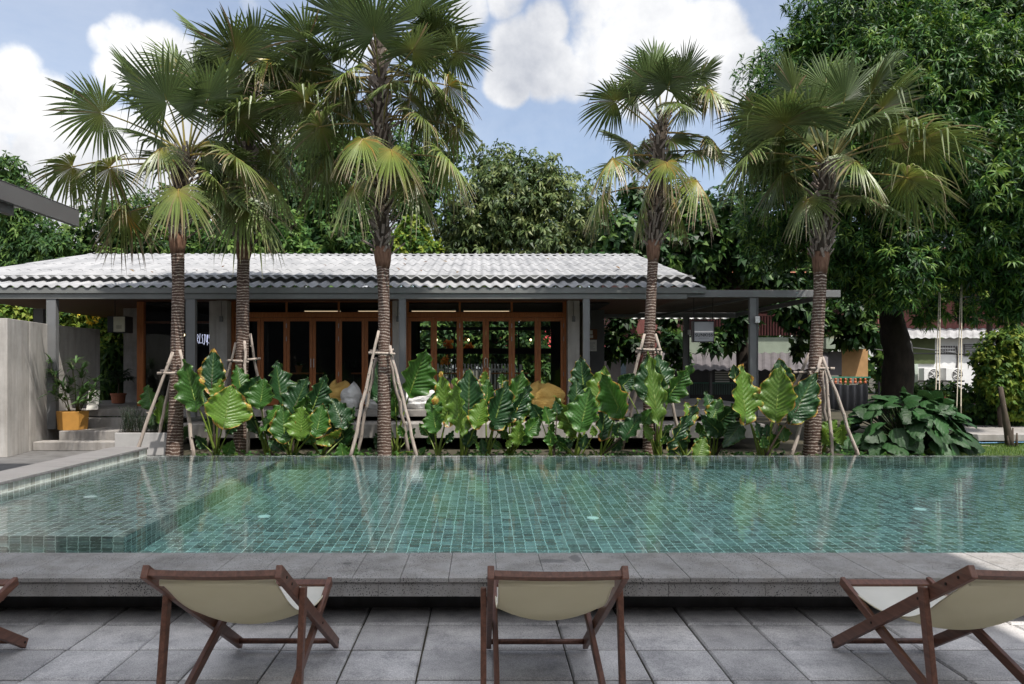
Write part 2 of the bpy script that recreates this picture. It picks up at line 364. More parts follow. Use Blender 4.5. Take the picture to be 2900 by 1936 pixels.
for j in range(-8, 3):
    for i in range(-16, 20):
        x0 = -0.344 + i * P + rnd.uniform(-.0015, .0015); y0 = 3.84 + j * 0.41; x1 = x0 + P; y1 = y0 + 0.41
        if y1 > 5.01 + 0.3: continue
        z = rnd.uniform(-0.0035, 0.0); t = rnd.uniform(0.32, 0.50); col = (t * 1.03, t * 1.0, t * .97)
        vs = []
        for (k, zz) in ((G, z - 0.03), (G, z - B_), (G + B_, z)):
            ky = k * 1.5 + .002; vs += [(x0 + k, y0 + ky, zz), (x1 - k, y0 + ky, zz), (x1 - k, y1 - ky, zz), (x0 + k, y1 - ky, zz)]
        fs = [(8, 9, 10, 11)]
        for q in (0, 4):
            for e in range(4): fs.append((q + e, q + (e + 1) % 4, q + 4 + (e + 1) % 4, q + 4 + e))
        pv.add(vs, fs, col)
tag(pv.build('paving', m_pave), kind='structure')

# pool tile: square mosaic, each tile its own tone, pale grout (UV = metres along the surface)
m_tile, nt, b = mat_base('pool_tile')
uvn = N(nt, 'ShaderNodeUVMap'); uvn.uv_map = 'tile'
sc = N(nt, 'ShaderNodeVectorMath', operation='SCALE'); sc.inputs['Scale'].default_value = 1 / T; nt.links.new(uvn.outputs[0], sc.inputs[0])
fl = N(nt, 'ShaderNodeVectorMath', operation='FLOOR'); nt.links.new(sc.outputs[0], fl.inputs[0])
fr = N(nt, 'ShaderNodeVectorMath', operation='FRACTION'); nt.links.new(sc.outputs[0], fr.inputs[0])
wnz = N(nt, 'ShaderNodeTexWhiteNoise', noise_dimensions='3D'); nt.links.new(fl.outputs[0], wnz.inputs['Vector'])
tc_ = ramp(nt, wnz.outputs['Value'], [(0.0, (0.115, 0.115, 0.105)), (0.25, (0.14, 0.15, 0.14)), (0.5, (0.17, 0.195, 0.185)), (0.78, (0.20, 0.235, 0.23)), (1.0, (0.28, 0.33, 0.32))])
mott = ramp(nt, tex_noise(nt, coords(nt), 16, 5, 0.65), [(0.3, (0.72, 0.72, 0.72)), (0.7, (1.2, 1.2, 1.2))])
mm = N(nt, 'ShaderNodeMix', data_type='RGBA', blend_type='MULTIPLY'); mm.inputs['Factor'].default_value = 1; nt.links.new(tc_, mm.inputs['A']); nt.links.new(mott, mm.inputs['B'])
sx = N(nt, 'ShaderNodeSeparateXYZ'); nt.links.new(fr.outputs[0], sx.inputs[0])
def nm(op, a, b2=None):
    n = N(nt, 'ShaderNodeMath', operation=op)
    for i, x in enumerate((a, b2)):
        if x is None: continue
        if isinstance(x, (int, float)): n.inputs[i].default_value = x
        else: nt.links.new(x, n.inputs[i])
    return n.outputs[0]
ed = nm('MAXIMUM', nm('ABSOLUTE', nm('SUBTRACT', sx.outputs[0], 0.5)), nm('ABSOLUTE', nm('SUBTRACT', sx.outputs[1], 0.5)))
gm = nm('GREATER_THAN', ed, 0.472)
fin = N(nt, 'ShaderNodeMix', data_type='RGBA'); nt.links.new(gm, fin.inputs['Factor']); nt.links.new(mm.outputs['Result'], fin.inputs['A']); fin.inputs['B'].default_value = (0.72, 0.76, 0.72, 1)
nt.links.new(fin.outputs['Result'], b.inputs['Base Color']); b.inputs['Roughness'].default_value = 0.25; b.inputs['Specular IOR Level'].default_value = 0.4

class TileMesh(MB):
    def __init__(s): super().__init__(); s.tuv = []
    def quad(s, pts, ax):
        b0 = len(s.v); s.v += [tuple(p) for p in pts]; s.c += [None] * 4; s.f.append((b0, b0 + 1, b0 + 2, b0 + 3))
        for p in pts: s.tuv.append((p[ax[0]], p[ax[1]] - (WZ + 0.006 if ax[1] == 2 else 0)))
    def done(s, name, mat, parent=None):
        o = s.build(name, mat, parent); l = o.data.uv_layers.new(name='tile')
        for lp in o.data.loops: l.data[lp.index].uv = s.tuv[lp.vertex_index]
        return o
pool = TileMesh()
X, Y, Z = 0, 1, 2
pool.quad([(SHX, PY0, FLZ), (PX1, PY0, FLZ), (PX1, PY1, FLZ), (SHX, PY1, FLZ)], (X, Y))
pool.quad([(PX0, PY0, FLZ), (SHX, PY0, FLZ), (SHX, SHY, FLZ), (PX0, SHY, FLZ)], (X, Y))
pool.quad([(PX0, SHY, SHZ), (SHX, SHY, SHZ), (SHX, PY1, SHZ), (PX0, PY1, SHZ)], (X, Y))
pool.quad([(PX0, SHY, FLZ), (SHX, SHY, FLZ), (SHX, SHY, SHZ), (PX0, SHY, SHZ)], (X, Z))
pool.quad([(SHX, SHY, FLZ), (SHX, PY1, FLZ), (SHX, PY1, SHZ), (SHX, SHY, SHZ)], (Y, Z))
pool.quad([(PX0, PY1, SHZ), (SHX, PY1, SHZ), (SHX, PY1, WZ - .006), (PX0, PY1, WZ - .006)], (X, Z))
pool.quad([(SHX, PY1, FLZ), (PX1, PY1, FLZ), (PX1, PY1, WZ - .006), (SHX, PY1, WZ - .006)], (X, Z))
pool.quad([(PX0, PY1, WZ - .006), (PX1, PY1, WZ - .006), (PX1, PY1 + .2, WZ - .006), (PX0, PY1 + .2, WZ - .006)], (X, Y))
pool.quad([(PX0, PY1 + .2, WZ - .006), (PX1, PY1 + .2, WZ - .006), (PX1, PY1 + .2, -.3), (PX0, PY1 + .2, -.3)], (X, Z))
pool.quad([(PX0, PY0, FLZ), (PX0, PY1, FLZ), (PX0, PY1, WZ - .05), (PX0, PY0, WZ - .05)], (Y, Z))
pool.quad([(PX1, PY0, FLZ), (PX1, PY1, FLZ), (PX1, PY1, WZ), (PX1, PY0, WZ)], (Y, Z))
pool.quad([(PX0, PY0, FLZ), (PX1, PY0, FLZ), (PX1, PY0, .26), (PX0, PY0, .26)], (X, Z))
tag(pool.done('pool_floor', m_tile), kind='structure')
m_band = m_tile.copy(); m_band.name = 'sunlit_band_tile'  # lighter tile copy; sunlight and water glitter are put into its colour
for n_ in m_band.node_tree.nodes:
    if n_.type == 'VALTORGB' and len(n_.color_ramp.elements) == 5:
        for e, c in zip(n_.color_ramp.elements, ((.26, .25, .21), (.36, .36, .31), (.46, .46, .41), (.52, .53, .48), (.60, .61, .57))): e.color = (*c, 1)
band = TileMesh()
band.quad([(PX0, PY0, WZ - .05), (PX0, PY1 + .18, WZ - .05), (PX0, PY1 + .18, .262), (PX0, PY0, .262)], (Y, Z))
band.quad([(PX0 - .5, PY1 + .181, -.3), (PX0, PY1 + .181, -.3), (PX0, PY1 + .181, .262), (PX0 - .5, PY1 + .181, .262)], (X, Z))
tag(band.done('waterline_wall', m_band), kind='structure')

# water: a closed body with a rippled surface and the light-absorbing green of depth
m_water, nt, b = mat_base('water')
nt.nodes.remove(b)
gls = N(nt, 'ShaderNodeBsdfGlass'); gls.inputs['IOR'].default_value = 1.333; gls.inputs['Roughness'].default_value = 0; gls.inputs['Color'].default_value = (1, 1, 1, 1)
wvn = coords(nt, (1.0, 2.6, 1)); rip = tex_noise(nt, wvn, 2.6, 3, 0.5)
rip2 = tex_noise(nt, coords(nt, (1.2, 2.4, 1)), 11, 2, 0.5)
hh = N(nt, 'ShaderNodeMath', operation='MULTIPLY_ADD'); nt.links.new(rip2, hh.inputs[0]); hh.inputs[1].default_value = 0.28; nt.links.new(rip, hh.inputs[2])
bn = N(nt, 'ShaderNodeBump'); bn.inputs['Strength'].default_value = 0.16; bn.inputs['Distance'].default_value = 0.012; nt.links.new(hh.outputs[0], bn.inputs['Height']); nt.links.new(bn.outputs[0], gls.inputs['Normal'])
va = N(nt, 'ShaderNodeVolumeAbsorption'); va.inputs['Color'].default_value = (0.30, 0.86, 0.87, 1); va.inputs['Density'].default_value = 0.26
nt.links.new(gls.outputs[0], nt.nodes['Material Output'].inputs['Surface']); nt.links.new(va.outputs[0], nt.nodes['Material Output'].inputs['Volume'])
w = MB(); w.box(PX0 - .03, PX1 + .03, PY0 - .03, PY1 + .19, FLZ - .03, WZ)
wo = tag(w.build('water', m_water), kind='structure')

# coping in front: volcanic stone slabs over a set-back plinth; tile-sided coping at the far left
def slab_row(mb, x0, x1, y0, y1, z0, z1, step, gap=0.0014, x_off=0.0):
    x = x0 + x_off
    while x < x1 - 0.02:
        mb.box(max(x, x0) + gap, min(x + step, x1) - gap, y0, y1, z0 + rnd.uniform(0, .001), z1 + rnd.uniform(-.0012, .0012)); x += step
cp = MB(); slab_row(cp, -6.6, 14.2, 4.61, 5.245, 0.272, 0.300, 0.2985, x_off=-0.18)
co = cp.build('coping', m_coping, bevel=0.003); tag(co, kind='structure')
cf = MB(); slab_row(cf, -6.6, 14.2, 4.63, 4.655, 0.180, 0.271, 0.60, x_off=-0.05); cf.box(-6.6, 14.2, 4.66, 5.20, 0.184, 0.268)
tag(cf.build('coping_edge', m_coping), kind='structure')
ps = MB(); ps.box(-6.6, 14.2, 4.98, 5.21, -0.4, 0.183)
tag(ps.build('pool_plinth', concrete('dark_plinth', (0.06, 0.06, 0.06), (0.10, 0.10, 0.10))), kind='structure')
m_lcop = M('grey_plank_stone', (0.17, 0.163, 0.16), 0.75, 0.2, 5, 0.2, 40, (0.5, 5, 1), 0, 0.3)  # stone colour lowered in place of shade on the side coping
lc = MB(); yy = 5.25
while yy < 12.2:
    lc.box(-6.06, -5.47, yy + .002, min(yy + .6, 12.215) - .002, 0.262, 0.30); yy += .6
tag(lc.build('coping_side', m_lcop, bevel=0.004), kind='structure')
lb = MB(); lb.box(-6.03, -5.50, 5.25, 12.195, -0.4, 0.261); tag(lb.build('pool_side_wall', m_conc_dark), kind='structure')

# round floor lights under water
m_lightdisc = M('white_lens', (0.85, 0.88, 0.86), 0.3, 0.03, 5)
def under(px, py, depth):
    Zw = (EYE - WZ) * F / (py - CY); inc = math.atan2(Zw, EYE - WZ); ref = math.asin(math.sin(inc) / 1.333)
    Dd = Zw + depth * math.tan(ref); return (px - CX) * Dd / F, Dd
for (px, py, dep, txt) in ((255, 1409, 0.55, 'round white light set in the shallow shelf at the left of the pool'), (748, 1465, 1.40, 'round white light in the deep floor nearest the shelf edge'),
                           (1679, 1467, 1.40, 'round white light in the deep pool floor beyond the middle deck chair'), (2605, 1452, 1.40, 'rightmost round white light in the deep pool floor')):
    x, y = under(px, py, dep); z = WZ - dep
    d = MB(); d.lathe((x, y, z), [(0.072, 0.001), (0.072, 0.012), (0.060, 0.020), (0.001, 0.022)], 24)
    o = d.build('pool_light', m_lightdisc, base=(x, y, z), smooth=False); tag(o, txt, 'pool light', 'round lights in the pool floor')

# ------------------------------------------------------------------ deck chairs
m_canvas, nt, b = mat_base('cream_canvas')
v = coords(nt); wv1 = N(nt, 'ShaderNodeTexWave'); wv1.inputs['Scale'].default_value = 260; nt.links.new(v, wv1.inputs['Vector'])
nt.links.new(ramp(nt, tex_noise(nt, v, 4, 4, 0.5), [(0.3, (0.66, 0.65, 0.60)), (0.7, (0.78, 0.77, 0.72))]), b.inputs['Base Color']); b.inputs['Roughness'].default_value = 0.9; b.inputs['Specular IOR Level'].default_value = 0.15
tr = N(nt, 'ShaderNodeBsdfTranslucent'); tr.inputs['Color'].default_value = (0.60, 0.56, 0.38, 1); mxs = N(nt, 'ShaderNodeMixShader'); mxs.inputs[0].default_value = 0.35
nt.links.new(b.outputs[0], mxs.inputs[1]); nt.links.new(tr.outputs[0], mxs.inputs[2]); nt.links.new(mxs.outputs[0], nt.nodes['Material Output'].inputs['Surface'])
bump(nt, b, wv1.outputs['Fac'], 0.1, 0.001)
m_canvas_back = m_canvas.copy(); m_canvas_back.name = 'backlit_canvas'  # tan copy for the underside; dim light through the cloth is put into it
for n_ in m_canvas_back.node_tree.nodes:
    if n_.type == 'VALTORGB':
        for e, c_ in zip(n_.color_ramp.elements, ((.68, .63, .48), (.76, .71, .56))): e.color = (*c_, 1)
m_bolt = M('dark_bolt', (0.02, 0.018, 0.016), 0.4, 0.1, 5, metal=0.7)
def arc_pt(prof, t):
    L = [0]
    for a, c in zip(prof, prof[1:]): L.append(L[-1] + math.hypot(c[0] - a[0], c[1] - a[1]))
    q = t * L[-1]
    for i in range(len(prof) - 1):
        if q <= L[i + 1] or i == len(prof) - 2:
            k = (q - L[i]) / (L[i + 1] - L[i]); return (prof[i][0] + k * (prof[i + 1][0] - prof[i][0]), prof[i][1] + k * (prof[i + 1][1] - prof[i][1]))
def smooth_prof(pts, n=28):
    res = []
    for i in range(len(pts) - 1):
        p0 = pts[max(i - 1, 0)]; p1 = pts[i]; p2 = pts[i + 1]; p3 = pts[min(i + 2, len(pts) - 1)]
        for k in range(n // (len(pts) - 1) + 1):
            t = k / (n // (len(pts) - 1) + 1)
            res.append(tuple(0.5 * (2 * p1[c] + (p2[c] - p0[c]) * t + (2 * p0[c] - 5 * p1[c] + 4 * p2[c] - p3[c]) * t * t + (3 * p1[c] - p0[c] - 3 * p2[c] + p3[c]) * t ** 3) for c in (0, 1)))
    res.append(pts[-1]); return res
def deck_chair(x0, y, wd, sag, label):
    """x0: outer face of the left back rail; y: shift in depth"""
    root = thing('deck_chair', label, 'deck chair', (x0 + wd / 2, 3.6 + y, 0), 'wooden deck chairs on the paving')
    a0, a1 = Vector((0, 4.255 + y, 0.028)), Vector((0, 3.045 + y, 0.768))
    for sx_ in (0, 1):
        x = x0 + 0.014 + sx_ * (wd - 0.028); q = Vector((x, 0, 0))
        r = MB(); r.bar(a0 + q, a1 + q, 0.028, 0.056); rail = r.build('back_rail', m_chair, root, bevel=0.004)
        bo = MB(); sgn = -1 if sx_ == 0 else 1
        for t in (0.02, 0.36, 0.70, 0.87, 0.94):
            c = a0.lerp(a1, t) + q + Vector((sgn * 0.0145, 0, 0)); bo.tube([c, c + Vector((sgn * 0.003, 0, 0))], 0.0065, 8)
        bo.build('bolt', m_bolt, rail)
        x = x0 + 0.045 + sx_ * (wd - 0.09); q = Vector((x, 0, 0))
        r = MB(); r.bar(Vector((0, 3.035 + y, 0.014)) + q, Vector((0, 4.225 + y, 0.395)) + q, 0.026, 0.05); r.build('seat_rail', m_chair, root, bevel=0.004)
        x = x0 - 0.016 + sx_ * (wd + 0.032); q = Vector((x, 0, 0))
        r = MB(); r.bar(Vector((0, 3.235 + y, 0.012)) + q, Vector((0, 3.345 + y, 0.618)) + q, 0.026, 0.048, (0, 1, 0)); r.build('prop_leg', m_chair, root, bevel=0.004)
    xl, xr = x0 + 0.028, x0 + wd - 0.028
    t = MB(); n = 10
    for i in range(n):          # slightly bowed head rail
        u0, u1 = i / n, (i + 1) / n; bow = lambda u: 0.006 * (1 - (2 * u - 1) ** 2)
        t.bar((xl + (xr - xl) * u0, 3.075 + y, 0.748 - bow(u0)), (xl + (xr - xl) * u1, 3.075 + y, 0.748 - bow(u1)), 0.055, 0.024, (0, .52, .85))
    t.build('head_rail', m_chair, root)
    t = MB(); t.tube([(xl, 4.20 + y, 0.062), (xr, 4.20 + y, 0.062)], 0.0155, 10); t.build('foot_rail', m_chair, root, smooth=True)
    t = MB(); t.bar((x0 + .058, 4.20 + y, 0.386), (x0 + wd - .058, 4.20 + y, 0.386), 0.05, 0.022, (0, -.31, .95)); t.build('front_rail', m_chair, root, bevel=0.003)
    t = MB(); t.tube([(x0 + .058, 4.13 + y, 0.322), (x0 + wd - .058, 4.13 + y, 0.322)], 0.012, 8); t.build('sling_dowel', m_chair, root)
    t = MB(); t.tube([(x0 - .003, 3.225 + y, 0.07), (x0 + wd + .003, 3.225 + y, 0.07)], 0.013, 8); t.build('prop_rail', m_chair, root)
    # canvas sling hung from a roll under the head rail
    prof = smooth_prof([(3.125, .700), (3.19, .655), (3.32, .560), (3.45, .485 - sag), (3.60, .425 - sag * 1.4), (3.82, .378 - sag), (4.02, .362), (4.185, .376)], 42)
    c = MB(); nu = 14; fx0, fx1 = x0 + 0.050, x0 + wd - 0.050; np_ = len(prof)
    for th in (0.0, -0.0025):
        for j, (yy_, zz) in enumerate(prof):
            s_ = j / (np_ - 1)
            for i in range(nu + 1):
                u = i / nu; bowl = 0.055 * math.sin(math.pi * min(1, s_ * 1.02)) ** 0.8 * (1 - (2 * u - 1) ** 2)
                c.v.append((fx0 + (fx1 - fx0) * u, yy_ + y - bowl * .25, zz - bowl + th)); c.c.append(None)
    for side in (0, 1):
        o_ = side * np_ * (nu + 1)
        for j in range(np_ - 1):
            for i in range(nu):
                q = o_ + j * (nu + 1) + i; fc = (q, q + 1, q + nu + 2, q + nu + 1); c.f.append(fc if side else fc[::-1])
    sl = c.build('canvas_sling', [m_canvas, m_canvas_back], root, smooth=True); half = len(sl.data.polygons) // 2
    for pi, po_ in enumerate(sl.data.polygons): po_.material_index = 1 if pi >= half else 0
    for fx in (fx0, fx1):
        t = MB(); t.tube([(fx, yy_ + y, zz - .001) for yy_, zz in prof], .0042, 6); t.build('hem', m_canvas_back, root, smooth=True)
    t = MB(); t.tube([(fx0 - .002, 3.120 + y, 0.703), (fx1 + .002, 3.120 + y, 0.703)], 0.0165, 12); t.build('canvas_roll', m_canvas_back, root, smooth=True)
    return root
deck_chair(-3.17, 0.0, 0.575, 0.0, 'wooden deck chair cut off by the left edge of the photo')
deck_chair(-1.395, 0.0, 0.575, 0.0, 'wooden deck chair with cream canvas standing in front of the shelf side of the pool')
deck_chair(0.018, -0.01, 0.575, -0.015, 'middle wooden deck chair, seen from behind squarely')
deck_chair(1.985, 0.0, 0.575, 0.02, 'wooden deck chair on the right with its cream canvas seat seen from the side')

# ------------------------------------------------------------------ left side: wall, steps, planters
wall = thing('concrete_wall', 'tall smooth grey concrete screen wall left of the entrance steps', 'wall', (-8.7, 15.2, 0))
q = [(-8.46, 13.28), (-8.80, 15.10), (-8.82, 17.20)]
def prism(mb, pts, z0, z1):
    n = len(pts); mb.add([(x, y, z0) for x, y in pts] + [(x, y, z1) for x, y in pts], [tuple(range(n - 1, -1, -1)), tuple(range(n, 2 * n))] + [(i, (i + 1) % n, n + (i + 1) % n, n + i) for i in range(n)])
mid = tuple(q[0][k] + (q[1][k] - q[0][k]) * 0.52 for k in (0, 1))
th = 0.17
w1 = MB(); prism(w1, [q[0], mid, (mid[0] - th, mid[1]), (q[0][0] - th, q[0][1])], 0, 2.475); w1.build('wall_panel', m_conc, wall, bevel=0.006)
w1 = MB(); prism(w1, [(mid[0], mid[1] + .012), q[1], (q[1][0] - th, q[1][1]), (mid[0] - th, mid[1] + .012)], 0, 2.475); w1.build('wall_panel', m_conc, wall, bevel=0.006)
w1 = MB(); prism(w1, [(q[1][0], q[1][1] + .004), q[2], (q[2][0] - th, q[2][1]), (q[1][0] - th, q[1][1] + .004)], 0, 2.475); w1.build('wall_panel', m_conc, wall, bevel=0.006)

st = thing('entrance_steps', 'worn grey concrete steps leading up to the porch beside the screen wall', 'steps', (-7.3, 14.6, 0))
for (x0, x1, y0, y1, z1) in ((-8.62, -6.52, 14.30, 14.66, .173), (-8.32, -6.46, 14.65, 15.52, .353), (-8.6, -6.30, 15.50, 15.93, .54)):
    s_ = MB(); s_.box(x0, x1, y0, y1, 0 if z1 < .2 else .0, z1); s_.build('step', m_conc_dark, st, bevel=0.012)

def strap_leaf(mb, a, d, L, w, droop, col, n=5):
    """a narrow arching leaf"""
    a = Vector(a); d = Vector(d).normalized(); sd_ = d.cross(Vector((0, 0, 1)))
    if sd_.length < .05: sd_ = Vector((1, 0, 0))
    sd_.normalize(); vs = []; fs = []; cs = []
    for i in range(n + 1):
        t = i / n; c = a + d * (L * t) + Vector((0, 0, -1)) * (droop * L * t * t); ww = w * (math.sin(math.pi * (0.12 + 0.86 * t)) ** 0.8) / 2
        lift = Vector((0, 0, 1)) * ww * 0.35
        vs += [c + sd_ * ww + lift, c, c - sd_ * ww + lift]; cs += [col, tuple(x * 1.25 for x in col), col]
        if i: b0 = 3 * (i - 1); fs += [(b0, b0 + 1, b0 + 4, b0 + 3), (b0 + 1, b0 + 2, b0 + 5, b0 + 4)]
    mb.add(vs, fs, cs)
# yellow planter with a lady palm
c0 = at(206, 1214, 15.0); c0.z = .354
pl = thing('potted_lady_palm', 'green lady palm in a square ochre yellow planter at the steps', 'potted plant', c0)
m_ochre = M('ochre_glaze', (0.42, 0.21, 0.045), 0.55, 0.16, 4, 0.15, 30)
a_ = MB(); rr = .355; rot = R(20)
def ngon_ring(c, r, z, n, rot): return [(c.x + r * math.cos(rot + 2 * math.pi * k / n), c.y + r * math.sin(rot + 2 * math.pi * k / n), z) for k in range(n)]
vs = ngon_ring(c0, .27, c0.z, 6, rot) + ngon_ring(c0, .30, c0.z + .372, 6, rot) + ngon_ring(c0, .272, c0.z + .372, 6, rot) + ngon_ring(c0, .265, c0.z + .30, 6, rot)
fs = [tuple(range(5, -1, -1)), tuple(range(18, 24))]
for r_ in range(3):
    for k in range(6): fs.append((r_ * 6 + k, r_ * 6 + (k + 1) % 6, r_ * 6 + 6 + (k + 1) % 6, r_ * 6 + 6 + k))
a_.add(vs, fs); a_.build('pot', m_ochre, pl, bevel=0.008)
cane = MB(); fol = MB()
for (dx, dy, h, lx, ly) in ((-.05, 0, .75, -.28, .05), (.06, .03, .50, .16, -.1), (.0, -.05, .95, -.42, -.05), (.1, .04, .62, .40, .0), (-.08, .05, .35, -.1, -.2), (.12, -.05, .85, .1, .12), (.03, .08, 1.05, -.18, .15), (.1, 0, .3, .28, -.15)):
    b0 = c0 + Vector((dx, dy, .3)); tp = b0 + Vector((lx, ly, h)); mid_ = b0.lerp(tp, .55) + Vector((-lx * .15, 0, .05))
    cane.tube([b0, mid_, tp], [.013, .011, .008], 6, col=(.10, .11, .05))
    for k in range(3):
        hub = b0.lerp(tp, 1 - .22 * k) + Vector((rnd.uniform(-.09, .09), rnd.uniform(-.08, .08), rnd.uniform(-.02, .08)))
        cane.tube([b0.lerp(tp, .9 - .25 * k), hub], [.006, .004], 5, col=(.12, .15, .05))
        od = (tp - b0) + Vector((rnd.uniform(-.4, .4), rnd.uniform(-.4, .3), .1)); od.normalize()
        for j in range(9):
            t = (j - 4) / 4 * 1.5; sd2 = od.cross(Vector((0, 0, 1))).normalized()
            dd = od * math.cos(t) + sd2 * math.sin(t) + Vector((0, 0, .25))
            q_ = rnd.uniform(.7, 1.25); strap_leaf(fol, hub, dd, rnd.uniform(.26, .38), .042, rnd.uniform(.25, .7), (.055 * q_, .115 * q_, .03 * q_))
cane.build('stem', m_leaf, pl, smooth=True); fol.build('foliage', m_gloss, pl)
# white menu board leaning on the wall
mb_ = thing('menu_board', 'white printed board leaning against the wall behind the yellow planter', 'sign', at(272, 1162, 15.75))
b1 = MB(); p0 = at(258, 1160, 15.72); b1.bar(p0 + Vector((.02, 0, 0)), p0 + Vector((.0, .14, .40)), .24, .012, (0, -1, .3)); b1.build('board', m_paper, mb_)
b1 = MB()
for k in range(7):
    zf = .10 + .04 * k; ww = rnd.uniform(.05, .09)
    b1.box(p0.x + .01 - ww, p0.x + .01 + ww, p0.y + .14 * zf / .4 - .012, p0.y + .14 * zf / .4 - .010, p0.z + zf, p0.z + zf + .010)
b1.build('print', m_ink, mb_)
# terracotta pot with a dark fan plant on the porch
c1 = at(335, 1141, 18.2); c1.z = .721
tp_ = thing('terracotta_pot_plant', 'dark leafy plant in a round terracotta pot on the porch floor', 'potted plant', c1)
a_ = MB(); a_.lathe(c1, [(.11, 0), (.15, .02), (.165, .20), (.185, .205), (.185, .25), (.165, .25), (.155, .22), (.001, .215)], 20); a_.build('pot', m_terra, tp_, smooth=False)
fol = MB(); stt = MB(); stt.tube([c1 + Vector((0, 0, .2)), c1 + Vector((.02, 0, .45)), c1 + Vector((-.01, 0, .62))], [.022, .016, .012], 7, col=(.05, .035, .02))
for k in range(16):
    t = k * 2.4; el = rnd.uniform(-.1, .9); hub = c1 + Vector((.02, 0, .58)) + Vector((math.cos(t) * math.cos(el), math.sin(t) * math.cos(el), math.sin(el))) * rnd.uniform(.14, .30)
    stt.tube([c1 + Vector((0, 0, .5)), hub], [.006, .004], 5, col=(.03, .05, .02)); od = (hub - c1 - Vector((0, 0, .55))).normalized()
    for j in range(8):
        a2 = (j - 3.5) / 3.5 * 1.4; sd2 = od.cross(Vector((0, 0, 1))).normalized(); strap_leaf(fol, hub, od * math.cos(a2) + sd2 * math.sin(a2), rnd.uniform(.2, .3), .045, .5, (.02, .045, .018))
stt.build('stem', m_leaf, tp_); fol.build('foliage', m_gloss, tp_)
# long grey box planter with rosemary
c2 = Vector((-6.2, 13.75, 0))
bp = thing('rosemary_planter', 'long pale grey box planter filled with rosemary beside the steps', 'planter', c2)
a_ = MB(); a_.box(-6.70, -5.74, 13.58, 13.95, 0, .41); a_.build('box', M('pale_render', (0.38, 0.37, 0.36), 0.8, 0.1, 3, 0.1, 50), bp, bevel=0.008)
a_ = MB(); a_.box(-6.67, -5.77, 13.61, 13.92, .405, .414); a_.build('soil', m_soil, bp)
fol = MB()
for k in range(130):
    bx = rnd.uniform(-6.66, -5.80); by = rnd.uniform(13.62, 13.9); L = rnd.uniform(.16, .42) * (1.25 if bx < -6.3 else .8); d = Vector((rnd.uniform(-.3, .3), rnd.uniform(-.3, .3), 1)).normalized()
    fol.tube([(bx, by, .41), Vector((bx, by, .41)) + d * L], [.004, .002], 4, col=(.05, .05, .03))
    for j in range(16):
        q_ = Vector((bx, by, .41)) + d * L * (.15 + .85 * j / 16); t = rnd.uniform(0, 6.28)
        strap_leaf(fol, q_, (math.cos(t), math.sin(t), .9), .05, .010, .1, (.035 * rnd.uniform(.7, 1.3), .06, .035), 2)
fol.build('foliage', m_leaf, bp)
# ------------------------------------------------------------------ pavilion
pav = thing('pavilion', 'low grey cafe pavilion with corrugated white roof and timber folding doors', 'building', (-1.9, 15.0, 0))
FL = 0.72                      # floor level
XL, XR = -11.4, 4.47           # roof ends
s_ = MB(); s_.box(-5.98, 5.52, 14.62, 16.2, .215, .49); s_.build('terrace_slab', m_conc_dark, pav, bevel=0.01)
s_ = MB(); s_.box(-6.28, 3.3, 15.42, 15.9, .585, FL); s_.box(-10.6, 3.3, 15.9, 22.5, .56, FL - .001); s_.box(3.3, 6.4, 15.42, 21.2, .585, FL); s_.build('floor_slab', m_conc_dark, pav, bevel=0.008)
s_ = MB(); s_.box(-5.9, 5.4, 16.21, 16.4, -.02, .56); s_.build('footing_wall', m_dark, pav)
# corrugated roof: five courses, each lapping over the one below; the lowest course sits a step lower
PITCH = math.tan(R(12.6)); PER = 0.238; AMP = 0.027
def roof_course(y0, z0, y1, z1, xa, xb, per=PER, amp=AMP, th=0.012):
    mb = MB(); n = int((xb - xa) / per * 10); vs = []; fs = []
    for (yy_, zz_, dz) in ((y0, z0, -th), (y0, z0, 0), (y1, z1, 0)):
        for i in range(n + 1):
            x = xa + (xb - xa) * i / n; c = math.cos(2 * math.pi * (x - xa) / per)
            w_ = amp * (abs(c) ** .8 * (1 if c > 0 else -1)); vs.append((x, yy_, zz_ + w_ + dz))
    for r_ in range(2):
        for i in range(n): a = r_ * (n + 1) + i; fs.append((a, a + 1, a + n + 2, a + n + 1))
    # underside
    b0 = len(vs); vs += [(v_[0], v_[1], v_[2] - th) for v_ in vs[2 * (n + 1):]]
    for i in range(n): fs.append((b0 + i, b0 + i + 1, i + 1, i))
    mb.add(vs, fs); return mb
EY, EZ = 15.0, 3.235
rf = MB(); lo = roof_course(EY, EZ, EY + .92, EZ + .92 * PITCH, XL, XR); rf.add(lo.v, lo.f)
y = EY + .70; z = EZ + .70 * PITCH + .105
k = 0
while y < 21.5:
    yn = min(y + 1.45, 21.6); c_ = roof_course(y, z, yn + .12, z + (yn + .12 - y) * PITCH, XL + .004 * (k % 2), XR + .004 * (k % 2)); rf.add(c_.v, c_.f)
    z += (yn - y) * PITCH + .013; y = yn; k += 1
RZ = z
cs_ = MB(); cs_.box(XL + .02, XR - .02, EY + .86, EY + .90, EZ + .86 * PITCH - .08, EZ + .86 * PITCH + .135); cs_.build('eave_closure', m_fascia, pav)
roof = rf.build('roof', m_roof, pav, smooth=True)
es = roof.modifiers.new('edge', 'EDGE_SPLIT'); es.split_angle = R(50)
c_ = roof_course(21.62, RZ, 23.4, RZ - 1.8 * PITCH, XL, XR); c_.build('back_roof', m_roof, pav, smooth=True)
lv_n = 26; lx = rng.uniform(-8, 4, lv_n); ly = rng.uniform(15.8, 20.5, lv_n); LC = np.stack([lx, ly, EZ + (ly - EY) * PITCH + .15], 1); LV, LF, LCc = leaf_cloud(LC, np.tile(np.array([0, -.2, 1.0]), (lv_n, 1)), 1, .13, .25, 1.5, .05, [(.10, .05, .02), (.18, .10, .03), (.24, .18, .05)]); tag(np_mesh('leaf_litter', LV, LF, LCc, m_leaf), kind='stuff')
rc = MB(); n = 60
